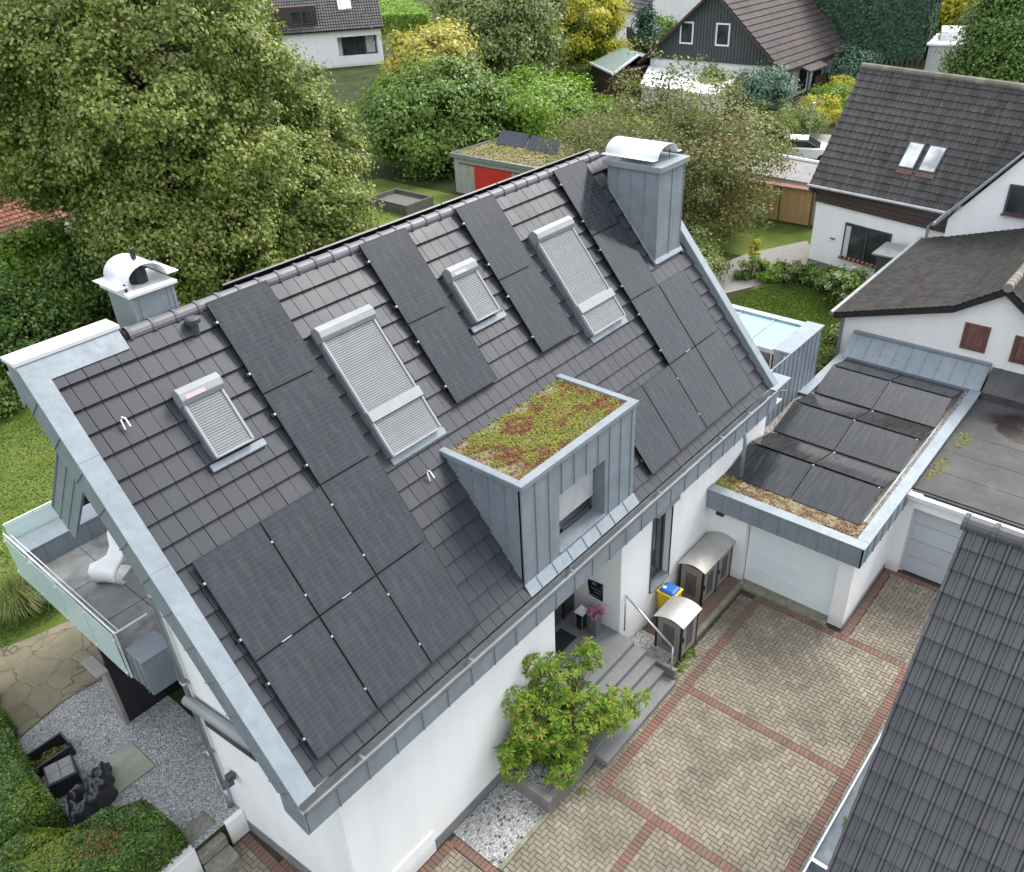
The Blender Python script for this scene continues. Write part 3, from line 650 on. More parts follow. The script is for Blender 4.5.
# ---- terrace
tf = MB(); tf.box(-.25, 3.2, 5.3, 10.0, 3.36, 3.55); tf.box(.25, 3.2, 4.1, 5.3, 3.36, 3.55)
tf.build('terrace_floor', M['terrace'], H)
tj = MB()
for yy in (7.15, 8.6): tj.box(-.24, 3.1, yy, yy+.012, 3.55, 3.554)
tj.box(.75, .762, 5.8, 9.95, 3.55, 3.554); tj.build('floor_joint', M['underlay'], H)
tz = MB(); tz.box(-.28, .33, 5.18, 5.75, 2.95, 3.82); tz.box(-.30, -.25, 5.75, 10.7, 2.95, 3.6); tz.box(-.28, 1.6, 10.0, 10.62, 2.95, 4.05); tz.box(-.25, 3.2, 5.3, 10.5, 2.95, 3.34); tz.box(.2, 3.2, 4.1, 5.3, 2.95, 3.34)
for i in range(9): tz.box(-.315, -.30, 5.3+i*.6, 5.316+i*.6, 2.95, 3.6)
for i in range(3): tz.box(-.3, -.28, 5.22+i*.22, 5.235+i*.22, 2.95, 3.82)
for i in range(5): tz.box(.1+i*.5, .115+i*.5, 9.985, 10.0, 3.55, 4.05)
tz.build('terrace_parapet', M['zinc'], H)
tc = MB(); tc.box(-.30, .34, 5.16, 5.77, 3.82, 3.85); tc.build('terrace_coping', M['zinc_pale'], H, bevel=.006); tc = MB(); tc.box(-.32, 1.62, 9.97, 10.64, 4.05, 4.085); tc.build('terrace_coping', M['zinc_pale'], H, bevel=.006)
gr = MB()
for i in range(4):
    y0 = 5.85+i*1.22; gr.box(-.40, -.385, y0+.02, y0+1.2, 3.12, 4.22)
gr.box(-.3, 1.2, 10.66, 10.675, 3.5, 4.5)
gr.build('glass_panel', M['frost'], H)
ra = MB(); ra.tube([(-.36,5.78,4.3),(-.36,10.7,4.3)], .022, 8); ra.tube([(-.27,5.85,4.27),(-.27,10.6,4.27)], .012, 6); ra.tube([(-.36,5.78,4.3),(.3,5.78,4.3)], .022, 8); ra.tube([(-.36,10.7,4.3),(-.3,10.7,4.52),(1.2,10.7,4.52)], .02, 8)
for i in range(5):
    y0 = 5.86+i*1.22; ra.box(-.37, -.33, y0-.015, y0+.015, 3.05, 4.3); ra.box(-.42, -.38, y0-.02, y0+.02, 3.2, 3.24); ra.box(-.42, -.38, y0-.02, y0+.02, 4.08, 4.12)
ra.build('railing', M['white_metal'], H)
cm = MB(); cm.box(-.43, -.34, 7.30, 7.62, G, 2.3); cm.box(-.62, -.36, 7.2, 7.9, 2.3, 2.36); cm.build('column', M['column'], H, bevel=.01)
vd = MB(); vd.box(.9, 1.0, 4.1, 10.2, G, 2.95); vd.box(-.34, 1.2, 7.32, 7.42, G, 2.95); vd.box(-.26, .9, 5.3, 7, 2.92, 2.945); vd.build('dark_glass_void', M['mirrorblack'], H)  # black glazed slab, plus black wall and ceiling sheets painting the void's darkness
# ---- dormer
dm = thing('x', (0,0,0), 'x', 'x'); bpy.data.objects.remove(dm)
dx0, dx1, dy = 4.86, 8.46, .05; ztp = 7.12
def zroof(y): return 5 + y*math.tan(A) - .145/CA
db = MB(); yb = (ztp-5+.145/CA)/math.tan(A)
for (xa, xb) in ((dx0, dx0+.05), (dx1-.05, dx1)): db.prism([(xa,dy+.02,zroof(dy)-.15),(xa,yb+.05,ztp),(xa,dy+.02,ztp)], (xb-xa,0,0))
ox0, ox1, oz0, oz1 = 5.93, 7.42, 4.98, 6.32
db.box(dx0, ox0, dy, dy+.06, zroof(dy)-.1, ztp); db.box(ox1, dx1, dy, dy+.06, zroof(dy)-.1, ztp); db.box(ox0, ox1, dy, dy+.06, oz1, ztp); db.box(ox0, ox1, dy, dy+.06, zroof(dy)-.1, oz0)
db.box(ox0-.02, ox0, dy+.06, dy+.4, oz0, oz1); db.box(ox1, ox1+.02, dy+.06, dy+.4, oz0, oz1); db.box(ox0, ox1, dy+.06, dy+.4, oz1, oz1+.02)
sp = .385
k = 0; xx = dx0
while xx < dx1:
    if ox0+.03 < xx < ox1-.03: db.box(xx-.008, xx+.008, dy-.02, dy, oz1+.0, ztp-.06)
    else: db.box(xx-.008, xx+.008, dy-.02, dy, zroof(dy), ztp-.06)
    xx += sp
for i in range(1, 5):
    yy = dy + i*.38; zb = zroof(yy)
    if zb < ztp-.1: db.box(dx0-.02, dx0, yy-.008, yy+.008, zb, ztp-.06); db.box(dx1, dx1+.02, yy-.008, yy+.008, zb, ztp-.06)
D = db.build('dormer', M['zinc'], H)
dc = MB(); dc.box(dx0-.04, dx1+.04, dy-.05, dy+.13, ztp-.07, ztp+.045); dc.box(dx0-.04, dx0+.12, dy+.13, yb+.12, ztp-.07, ztp+.045); dc.box(dx1-.12, dx1+.04, dy+.13, yb+.12, ztp-.07, ztp+.045); dc.build('coping', M['zinc_pale'], D, bevel=.012)
sdm = MB(); sdm.box(dx0+.12, dx1-.12, dy+.13, yb+.02, ztp-.12, ztp-.045); sdm.build('gravel_layer', M['pebble'], D)
def flakes(n, x0, x1, y0, y1, z, s, hz=.05, fn=None):
    mb = MB()
    for _ in range(n):
        x, y = random.uniform(x0, x1), random.uniform(y0, y1)
        if fn and not fn(x, y): continue
        h = z + random.uniform(0, hz); a = random.uniform(0, 3.14); r = s*random.uniform(.5, 1.3); c, q = math.cos(a)*r, math.sin(a)*r
        t1, t2 = random.uniform(-.5, .5)*r, random.uniform(-.5, .5)*r
        mb.v += [(x-c,y-q,h-t1),(x+q,y-c,h-t2),(x+c,y+q,h+t1),(x-q,y+c,h+t2)]; n0 = len(mb.v)-4; mb.f.append((n0,n0+1,n0+2,n0+3))
    return mb
ds = flakes(30000, dx0+.13, dx1-.13, dy+.15, yb, ztp-.045, .017, .07, lambda x, y: (x-dx0-.45+.25*math.sin(y*9) > 0 and y < yb-.22+.12*math.sin(x*7)) or random.random() < .25)
tag(ds.build('sedum', M['sedum'], D, fix=False), kind='stuff')
dst = MB()
for _ in range(9000):
    x, y = random.uniform(dx0+.13, dx1-.13), random.uniform(dy+.14, yb); r = random.uniform(.006, .014); z = ztp-.045
    n = len(dst.v); dst.v += [(x-r,y-r,z),(x+r,y-r,z),(x+r,y+r,z),(x-r,y+r,z),(x,y,z+r*1.2)]; dst.f += [(n,n+1,n+4),(n+1,n+2,n+4),(n+2,n+3,n+4),(n+3,n,n+4)]
tag(dst.build('loose_pebble', simple('pebble', (.42,.36,.3), .8, isl=.45), D, fix=False), kind='stuff')
dw = MB(); yw = dy+.32
for (a, b, c, d) in ((ox0,ox0+.07,oz0,oz1),(ox1-.07,ox1,oz0,oz1),(ox0,ox1,oz0+.03,oz0+.11),(6.35,6.43,oz0,oz1)): dw.box(a, b, yw, yw+.06, c, d)
W_ = dw.build('window', M['anthracite'], D); MB().box(ox0, ox1, yw+.03, yw+.05, oz0+.02, oz1).build('pane', M['window'], D)
sh = MB()
for i in range(17): sh.box(ox0+.03, ox1-.03, yw-.05, yw-.035, oz1-.02-i*.055-.05, oz1-.02-i*.055)
sh.build('shutter', simple('pale_slats', (.42,.43,.44), .5), D); MB().box(ox0-.0, ox1, dy-.03, yw, oz0-.03, oz0+.005).build('sill', M['zinc_pale'], D)
ap = MB(); ap.obox(rf(dx0-.02, -.30, -.11), RU*(dx1-dx0+.02), RS*.26, RN*.03)
xx = dx0+.3
while xx < dx1: ap.obox(rf(xx, -.30, -.08), RU*.016, RS*.25, RN*.02); xx += .48
ap.build('apron', M['zinc_pale'], D)
# ---- chimneys
def cowl(x0, x1, y0, y1, z, rise, flare=.10):
    mb = MB(); n = 14; b = 0; cx, hw = (x0+x1)/2, (x1-x0)/2
    prof = [(x0-flare, z-.0)] + [(cx+hw*math.cos(math.pi*(1-k/n)), z+rise*math.sin(math.pi*k/n)) for k in range(n+1)] + [(x1+flare, z)]
    m_ = len(prof)
    for y in (y0, y1):
        for (x, zz) in prof: mb.v.append((x, y, zz))
        for (x, zz) in prof: mb.v.append((x, y, zz+.012))
    for k in range(m_-1):
        mb.f += [(k, k+1, 2*m_+k+1, 2*m_+k), (m_+k, 3*m_+k, 3*m_+k+1, m_+k+1), (k, m_+k, m_+k+1, k+1), (2*m_+k, 2*m_+k+1, 3*m_+k+1, 3*m_+k)]
    return mb
c1 = MB(); cx0, cx1, cy0, cy1, cz = 13.16, 14.28, 2.60, 4.04, 10.17
c1.box(cx0, cx1, cy0, cy1, 7.4, cz)
for yy in (2.98, 3.36, 3.74): c1.box(cx0-.02, cx0, yy-.008, yy+.008, zroof(yy)-.02, cz)
c1.box(cx0-.02, cx0+.012, cy0-.02, cy0+.01, 7.8, cz); c1.box(13.74, 13.756, cy0-.02, cy0, 7.8, cz); c1.box(cx1-.01, cx1+.01, cy0-.015, cy0, 7.8, cz)
C1 = c1.build('chimney', M['zinc_pale'], H)
MB().box(cx0-.10, cx1+.10, cy0-.10, cy1+.10, cz, cz+.14).build('cap', M['zinc_pale'], C1, bevel=.01)
cowl(cx0+.12, cx1-.12, cy0+.12, cy1+.16, cz+.24, .27, .20).build('cowl', M['white_metal'], C1, smooth=True)
cf = MB(); 
for (a, b) in ((cx0+.2, cy0+.3), (cx1-.2, cy0+.3), (cx0+.2, cy1-.3), (cx1-.2, cy1-.3)): cf.tube([(a,b,cz+.14),(a,b,cz+.3)], .012, 6)
cf.lathe((13.72,3.3,cz+.14), [(.18,0),(.18,.16)], 14); cf.build('flue', M['black'], C1)
fl = MB(); fl.obox(rf(cx0-.06, 4.02-.12, -.10), RU*(cx1-cx0+.14), RS*.16, RN*.07); rbox(fl, cx0-.04, cx0, 3.95, 6.1, -.12, -.075); fl.build('flashing', M['zinc_pale'], C1, bevel=.01)
c2 = MB(); kx0, kx1, ky0, ky1, kz = 1.36, 2.06, 4.74, 5.50, 10.72
c2.box(kx0, kx1, ky0, ky1, 8.6, kz); c2.box(kx0-.015, kx0+.03, ky0-.015, ky0+.0, 9, kz); c2.box(kx1-.03, kx1+.015, ky0-.015, ky0, 9, kz); c2.box(kx0+.1, kx0+.115, ky0-.012, ky0, 9, kz-.03); c2.box(kx1-.115, kx1-.1, ky0-.012, ky0, 9, kz-.03)
C2 = c2.build('chimney', M['zinc_pale'], H)
MB().box(kx0-.07, kx1+.07, ky0-.07, ky1+.07, kz, kz+.06).build('cap', M['white_metal'], C2, bevel=.008)
cowl(kx0+.02, kx1-.02, ky0+.02, ky1+.02, kz+.15, .27, .20).build('cowl', M['white_metal'], C2, smooth=True)
c3 = MB(); c3.lathe((1.72,5.1,kz+.06), [(.14,0),(.14,.2),(.09,.3),(.05,.36)], 12); c3.box(1.68, 1.74, 5.0, 5.06, kz+.45, kz+.62); c3.box(kx0+.0, kx0+.03, ky0+.1, ky0+.14, kz+.05, kz+.18); c3.build('flue', M['black'], C2)
# ---- roof windows with roller shutters
def roofwin(x0, x1, s0, s1, smid=None, small=False):
    fr = MB(); rbox(fr, x0, x1, s0, s1, -.14, .05); Wn = fr.build('roof_window', M['gutter'], H, bevel=.008)
    b = MB(); b.prism([rf(x0-.02, s1-.26, -.05), rf(x0-.02, s1-.26, .10), rf(x0-.02, s1-.20, .17), rf(x0-.02, s1-.08, .19), rf(x0-.02, s1+.02, .13), rf(x0-.02, s1+.02, -.05)], RU*(x1-x0+.04)); b.build('shutter_box', M['shutter_box'], Wn, bevel=.006)
    sl_ = MB(); s = s0+.03
    while s < s1-.27:
        if smid is None or abs(s-smid) > .09:
            n = len(sl_.v); xa, xb = x0+.045, x1-.045
            for (ss, hh) in ((s, .055), (s+.006, .066), (s+.034, .068), (s+.041, .055)): sl_.v += [tuple(rf(xa, ss, hh)), tuple(rf(xb, ss, hh))]
            sl_.f += [(n,n+1,n+3,n+2),(n+2,n+3,n+5,n+4),(n+4,n+5,n+7,n+6)]
        s += .042
    sl_.build('shutter', M['shutter'], Wn, fix=False)
    sr = MB(); rbox(sr, x0, x0+.045, s0, s1-.24, .05, .09); rbox(sr, x1-.045, x1, s0, s1-.24, .05, .09); rbox(sr, x0, x1, s0-.02, s0+.02, .0, .08)
    if smid: rbox(sr, x0-.01, x1+.01, smid-.10, smid+.10, .05, .13)
    sr.build('guide_rail', M['shutter_box'], Wn, bevel=.006)
    f_ = MB()
    if small: f_.obox(rf(x0-.10, s0-.17, -.10), RU*(x1-x0+.30), RS*.13, RN*.045)
    else: f_.obox(rf(x0+.02, s0-.16, -.11), RU*(x1-x0+.12), RS*.15, RN*.045)
    f_.build('flashing', M['zinc_pale'], Wn, bevel=.015)
    if small: MB().obox(rf(x0+.06, s1-.20, .171), RU*.34, RS*.07, RN*.012).build('solar_cell_strip', simple('pinkish_strip', (.40,.30,.31), .3), Wn)
roofwin(1.12, 1.82, 4.64, 5.82, None, True); roofwin(3.80, 5.02, 3.26, 5.82, 4.03); roofwin(7.08, 7.80, 4.67, 5.84, None, True); roofwin(9.77, 11.03, 3.24, 5.82, 3.86)
vp = MB(); q = rf(2.03, 6.62, -.12); vp.lathe(q-V((0,0,.05)), [(.07,0),(.07,.2),(.125,.2),(.125,.27),(.08,.29)], 16); vp.build('vent_pipe', M['anthracite'], H, smooth=False)
for (x, s) in ((.28, 5.72), (4.32, 2.62)):
    hk = MB(); hk.tube([rf(x-.03, s-.08, -.08), rf(x-.03, s+.06, -.03), rf(x, s+.10, -.02), rf(x+.04, s+.06, -.03), rf(x+.04, s-.08, -.02)], .014, 6); hk.build('roof_hook', M['white_metal'], H)
# ---- small landing: eave ledge at right end
eg = MB(); eg.obox((14.85,-.2,4.50), (.9,.0,0), (0,.5,0), (0,0,.05)); eg.tube([(15.0,-.22,4.5),(15.8,-.1,4.1)], .015, 6); eg.build('eave_ledge', M['zinc_pale'], H)

# ------------------------------------------------------------------ solar panels on the roof
PW, PH = 1.174, 1.722
GRP = 'black solar panels on the main roof'
xs = {'D': 0, 'C': 1.194, 'A': 2.387, 'H': 5.655, 'I': 8.256, 'J': 11.548, 'K': 12.742, 'L': 10.355, 'M': 9.161}
LAB = {
 ('D',0): 'lowest black solar panel at the roof corner of the gable verge and gutter',
 ('D',1): 'black solar panel along the gable verge, just above the corner panel',
 ('C',0): 'black solar panel near the gutter, middle one of the three lowest near the gable',
 ('C',1): 'black solar panel in the upper middle of the three-wide block near the gable',
 ('A',0): 'lowest black solar panel of the long column that starts by the vent pipe',
 ('A',1): 'third black solar panel down from the vent pipe in the long column',
 ('A',2): 'second black solar panel down from the vent pipe, beside the big gable-side shutter',
 ('A',3): 'black solar panel touching the ridge beside the small round vent pipe',
 ('H',3): 'black ridge-top solar panel between the big gable-side shutter and small middle shutter',
 ('H',2): 'lower black solar panel between the big gable-side shutter and small middle shutter',
 ('I',3): 'black ridge-top solar panel between the small middle shutter and big far shutter',
 ('I',2): 'lower black solar panel between the small middle shutter and big far shutter',
 ('J',3): 'black ridge-top solar panel reflecting the big zinc chimney',
 ('J',2): 'second black solar panel down, running along the foot of the big zinc chimney',
 ('J',1): 'third black solar panel down from the ridge in the chimney column',
 ('J',0): 'gutter-side black solar panel, third from the dormer',
 ('K',1): 'black solar panel directly below the big chimney flashing, beside the far verge',
 ('K',0): 'gutter-side black solar panel in the far roof corner beside the annex',
 ('L',0): 'gutter-side black solar panel, second from the dormer',
 ('M',0): 'black solar panel at the gutter, half hidden behind the dormer side'}
proto = None
def make_panel(name, cells, S, N, U=RU, w=PW, h=PH, th=.035):
    e = bpy.data.objects.new(name, None); COL.objects.link(e); e.empty_display_size = .2; ORG[e.name] = V((0,0,0))
    b = MB(); fw = .012
    b.obox(-N*th, U*w, S*fw, N*th); b.obox(S*(h-fw)-N*th, U*w, S*fw, N*th); b.obox(S*fw-N*th, U*fw, S*(h-2*fw), N*th); b.obox(U*(w-fw)+S*fw-N*th, U*fw, S*(h-2*fw), N*th)
    b.obox(S*fw+U*fw-N*(th-.004), U*(w-2*fw), S*(h-2*fw), N*.004)
    b.build('frame', M['pframe'], e)
    c = MB(); c.obox(U*fw+S*fw-N*.008, U*(w-2*fw), S*(h-2*fw), N*.005); c.build('glass', cells, e)
    return e
for (cc, r), lab in LAB.items():
    if proto is None: proto = make_panel('solar_panel', M['cells'], RS, RN); o = proto
    else: o = copy_tree(proto)
    o.location = rf(xs[cc], r*1.742, .0) + RN*random.uniform(-.003, .003); tag(o, lab, 'solar panel', GRP)
# mounting rails under the panels belong to the roof
rl = MB()
for cc, rows in (('D',(0,1)),('C',(0,1)),('A',(0,1,2,3)),('H',(2,3)),('I',(2,3)),('J',(0,1,2,3)),('K',(0,1)),('L',(0,)),('M',(0,))):
    for r in rows:
        for f in (.22, .78):
            rbox(rl, xs[cc]-.05, xs[cc]+PW+.05, (r+f)*1.742-.02, (r+f)*1.742+.02, -.075, -.037)
            rbox(rl, xs[cc]-.055, xs[cc]-.02, (r+f)*1.742-.03, (r+f)*1.742+.03, -.11, -.03)
rl.build('mounting_rail', M['black'], H)
cl = MB()
for cc, rows in (('D',(0,1)),('C',(0,1)),('A',(0,1,2,3)),('H',(2,3)),('I',(2,3)),('J',(0,1,2,3))):
    for r in rows:
        for f in (.22, .78): rbox(cl, xs[cc]-.028, xs[cc]+.004, (r+f)*1.742-.018, (r+f)*1.742+.018, -.03, .004)
rbox(cl, .48, .66, 1.735, 1.752, -.01, .004); rbox(cl, 1.66, 1.84, 1.735, 1.752, -.01, .004); rbox(cl, 12.3, 12.5, 1.735, 1.752, -.01, .004)
cl.build('panel_clamp', M['gutter'], H)
# panels on the back slope whose top edge shows over the ridge
bn = 0
BU = V((1,0,0)); bS = (bf(0,1,0)-bf(0,0,0)); bN = (bf(0,0,1)-bf(0,0,0))
Mb = panel_mat('solar_cells_back', tuple(bS))
bp0 = None
blabs = ['edge-on black panel behind the ridge beside the small chimney', 'edge-on black panel behind the ridge above the big gable-side shutter', 'edge-on black panel behind the ridge above the second front column', 'edge-on black panel behind the ridge above the small middle shutter', 'edge-on black panel behind the ridge above the third front column', 'edge-on black panel behind the ridge just before the big chimney']
for i, (x, lab) in enumerate(zip((2.9, 4.65, 6.4, 8.15, 9.9, 11.65), blabs)):
    if bp0 is None: bp0 = make_panel('solar_panel', Mb, bS, bN, w=1.72, h=1.13); o = bp0
    else: o = copy_tree(bp0)
    o.location = bf(x, 5.93, .0); tag(o, lab, 'solar panel', 'black solar panels behind the ridge')
# furniture on the terrace: white moulded chair
ch = MB(); 
def ribbon(mb, pts, th=.03):
    # pts: list of (center, halfwidth, dirU) -> lofted sheet with thickness
    b = len(mb.v); P = [V(p[0]) for p in pts]; m = 7
    for i, (c, hw, d) in enumerate(pts):
        c = V(c); d = V(d).normalized(); t = (P[min(i+1,len(P)-1)]-P[max(i-1,0)]).normalized(); nn = t.cross(d).normalized()
        for side in (0, 1):
            for k in range(m):
                u = -1 + 2*k/(m-1); mb.v.append(tuple(c + d*hw*u + nn*(side*th + .10*hw*u*u)))
    for i in range(len(pts)-1):
        for side in (0, 1):
            for k in range(m-1):
                q = b+i*2*m+side*m+k; mb.f.append((q, q+1, q+2*m+1, q+2*m))
        for k in (0, m-1):
            q = b+i*2*m+k; mb.f.append((q, q+2*m, q+3*m, q+m))
    for i in (0, len(pts)-1):
        for k in range(m-1): q = b+i*2*m+k; mb.f.append((q, q+1, q+m+1, q+m))
cc0 = V((.85, 8.35, 3.56)); fw_ = V((-.85, -.5, 0)).normalized(); sd = V((.5, -.85, 0)).normalized()
prof = [(-.48,1.02,.16),(-.42,.80,.24),(-.30,.52,.20),(-.12,.38,.22),(.12,.38,.30),(.30,.42,.36),(.42,.36,.34),(.44,.20,.30),(.34,.06,.33),(.18,.0,.38),(-.1,.0,.34),(-.3,.0,.25)]
ribbon(ch, [(cc0 + fw_*a*.95 + V((0,0,b)), c*.95, sd) for a, b, c in prof])
tag(ch.build('lounge_chair', M['white_pl'], origin=tuple(cc0), smooth=True), 'curvy white moulded plastic chair on the grey roof terrace', 'chair')

# ------------------------------------------------------------------ garage with planted roof
Gd = thing('garage', (16.8, -1.7, 0), 'white garage with zinc parapet, planted flat roof and pale door joined to the house', 'garage')
gx0, gx1, gy0, gy1, gz = 12.25, 21.6, -3.80, .22, 2.76
b = MB(); b.box(12.46, 21.4, -3.64, -3.44, 0, 2.4); b.box(12.46, 12.72, -3.44, -3.28, 0, 2.4); b.box(12.46, 12.72, -.89, .2, 0, 2.4); b.box(12.46, 12.72, -3.28, -.89, 2.15, 2.4); b.box(21.2, 21.4, -3.2, .2, 0, 2.4); b.box(12.5, 21.4, .21, .4, 0, 2.4)
b.build('wall', M['stucco'], Gd); MB().box(12.44, 15.4, -3.665, -3.64, -.02, .12).build('plinth', M['plinth'], Gd)
b = MB(); b.box(12.66, 12.70, -3.28, -.89, .03, 2.16); dd = b.build('door', M['door_white'], Gd)
b = MB()
for z in (.55, 1.08, 1.61): b.box(12.652, 12.66, -3.28, -.89, z, z+.012)
b.build('panel_groove', M['door_white'], dd); MB().box(12.648, 12.662, -.90, -.885, .03, 2.16).build('door_gap', M['black'], dd)
b = MB(); seamed(b, (gx0,gy0,gz-.58), (0,1,0), (0,0,1), (-1,0,0), gy1-gy0, .56, .50, .03, .02, .05); seamed(b, (gx0,gy0,gz-.58), (1,0,0), (0,0,1), (0,-1,0), gx1-gx0, .56, .50, .03, .02, .3)
b.box(gx0+.03, gx1, gy0+.03, gy1, gz-.58, gz-.56); b.build('fascia', M['zinc'], Gd)
b = MB(); b.box(gx0-.03, gx0+.27, gy0-.03, gy1, gz-.02, gz+.015); b.box(gx0+.27, 21.3, gy0-.03, gy0+.27, gz-.02, gz+.015); b.box(18.2, 21.6, gy1-.05, gy1+.25, gz-.02, gz+.02)
b.box(gx0+.25, gx0+.27, gy0+.27, gy1, gz-.2, gz-.02); b.box(gx0+.25, 21.3, gy0+.25, gy0+.27, gz-.2, gz-.02)
b.build('parapet_coping', M['zinc_pale'], Gd, bevel=.008)
b = MB(); b.prism([(21.22,gy0+.02,gz-.1),(21.22,gy0+.02,gz+.03),(21.96,gy0+.02,3.36),(21.96,gy0+.02,gz-.1)], (0,gy1-gy0+.1,0))
for i in range(10): b.prism([(21.24,gy0+.05+i*.43,gz+.045),(21.95,gy0+.05+i*.43,3.36),(21.95,gy0+.05+i*.43,3.385),(21.24,gy0+.05+i*.43,gz+.07)], (0,.014,0))
b.box(21.88, 21.98, gy0, gy1+.1, 3.34, 3.42); b.build('zinc_ramp', M['zinc_pale'], Gd)
b = MB(); b.box(gx0+.25, 21.3, gy0+.27, gy1+.24, 2.4, gz-.12); b.build('gravel_layer', M['pebble'], Gd)
s = flakes(22000, gx0+.28, 13.35, gy0+.3, gy1+.15, gz-.12, .02, .07); tag(s.build('sedum', M['sedum_dry'], Gd, fix=False), kind='stuff')
s = flakes(9000, gx0+.3, 15.5, -.35, gy1+.1, gz-.12, .022, .09); tag(s.build('sedum', M['sedum'], Gd, fix=False), kind='stuff')
st = MB()
for _ in range(5000):
    if random.random() < .6: x, y = random.uniform(14.5, 21.2), random.uniform(-.02, gy1+.18)
    else: x, y = random.uniform(gx0+.3, 21.2), random.uniform(gy0+.29, gy0+.42)
    r = random.uniform(.015, .04); z = gz-.13; n = len(st.v)
    st.v += [(x-r,y-r*.6,z),(x+r*.8,y-r,z),(x+r,y+r*.7,z),(x-r*.7,y+r,z),(x-r*.3,y-r*.2,z+r*1.3),(x+r*.4,y+r*.2,z+r*1.2)]
    st.f += [(n,n+1,n+4),(n+1,n+5,n+4),(n+1,n+2,n+5),(n+2,n+3,n+5),(n+3,n+4,n+5),(n+3,n,n+4)]
tag(st.build('loose_stone', simple('river_pebble', (.42,.40,.37), .75, isl=.5), Gd, fix=False), kind='stuff')
MB().box(12.3, 12.5, -.28, -.08, 2.02, 2.12).build('motion_lamp', M['black'], Gd)
T15 = math.radians(15); c15, s15 = math.cos(T15), math.sin(T15)
Mw = panel_mat('solar_cells_west', (c15, 0, s15), 10, 6, 1.74, 1.30, (.010,.012,.016), (1.2, 14, 1.2), .55); Me = panel_mat('solar_cells_east', (-c15, 0, s15), 10, 6, 1.74, 1.30, (.012,.011,.011), (1.2, 16, 1.2), .8)
pw_ = make_panel('solar_panel', Mw, V((c15,0,s15)), V((-s15,0,c15)), U=V((0,-1,0)), w=1.74, h=1.30)
pe_ = make_panel('solar_panel', Me, V((-c15,0,s15)), V((s15,0,c15)), U=V((0,1,0)), w=1.74, h=1.30)
first = {'w': True, 'e': True}
rowd = ['row nearest the sedum', 'middle row', 'row nearest the zinc ramp']
for r, x0 in enumerate((13.12, 15.85, 18.58)):
    for side in (0, 1):
        yL = (.13, -1.63)[side]
        o = pw_ if first['w'] else copy_tree(pw_); first['w'] = False
        o.location = (x0, yL, gz-.04); tag(o, 'garage solar panel facing the driveway, %s, %s' % (rowd[r], ('on the house side', 'by the felt roof')[side]), 'solar panel', 'solar panels on the garage roof')
        o = pe_ if first['e'] else copy_tree(pe_); first['e'] = False
        o.location = (x0+2.60, yL-1.74, gz-.04); tag(o, 'streaky garage solar panel sloping away, %s, %s' % (rowd[r], ('on the house side', 'by the felt roof')[side]), 'solar panel', 'solar panels on the garage roof')
mr = MB()
for y in (.1, -1.66, -3.40): mr.box(13.05, 21.2, y-.02, y+.02, gz-.11, gz-.07)
for x0 in (13.12, 15.85, 18.58):
    for y in (.08, -1.62, -3.3): mr.box(x0+1.25, x0+1.31, y-.02, y+.02, gz-.1, gz+.28)
mr.build('panel_rail', M['gutter'], Gd)
# ------------------------------------------------------------------ glazed roof terrace by the house end
An = thing('conservatory', (18.3, 2.2, .6), 'zinc-clad bay with a pale glass roof behind the eaves and garage', 'conservatory')
b = MB(); seamed(b, (17.15,.46,2.6), (1,0,0), (0,0,1), (0,-1,0), 2.2, 1.86, .31, .03, .02); seamed(b, (17.15,.46,2.6), (0,1,0), (0,0,1), (-1,0,0), .48, 1.86, .24, .03, .02)
b.box(17.18, 19.35, .49, .94, 2.3, 4.4); b.box(19.35, 19.38, .46, .94, 2.3, 4.46); seamed(b, (14.9,.43,2.6), (1,0,0), (0,0,1), (0,-1,0), 2.28, 1.9, .31, .03, .02); b.build('zinc_wall', M['zinc'], An)
MB().box(17.10, 19.42, .42, .97, 4.46, 4.52).build('coping', M['zinc_pale'], An, bevel=.01)
b = MB(); b.box(17.3, 19.25, .97, 5.2, 4.36, 4.385); b.build('roof_glass', M['canopy'], An)
b = MB(); b.box(17.18, 17.32, .95, 5.3, 4.30, 4.44); b.box(19.15, 19.42, .95, 5.3, 4.30, 4.46)
for y in (.97, 1.85, 2.95, 4.05): b.box(17.3, 19.2, y, y+.05, 4.37, 4.42)
b.box(17.2, 17.26, 1.0, 1.06, 2.6, 4.4); b.build('roof_frame', M['gutter'], An, bevel=.006)
b = MB(); b.box(17.32, 17.35, 1.0, 5.2, 2.6, 4.3); b.box(19.2, 19.3, 1.0, 5.2, .6, 4.3); b.box(17.3, 19.25, 5.2, 5.25, .6, 4.3); b.build('side_glass', M['window'], An)
b = MB(); b.box(14.7, 17.3, .5, 5.2, .6, 2.6); b.build('lower_wall', M['stucco'], An)
b = MB(); b.box(14.7, 17.3, .5, 5.2, 2.6, 2.62); b.build('gravel_layer', M['pebble'], An)
b = MB(); b.box(17.06, 17.15, .5, .6, 4.28, 4.36); b.box(17.06, 17.15, .5, .6, 3.8, 3.9); b.build('terrace_lamp', M['white_metal'], An)

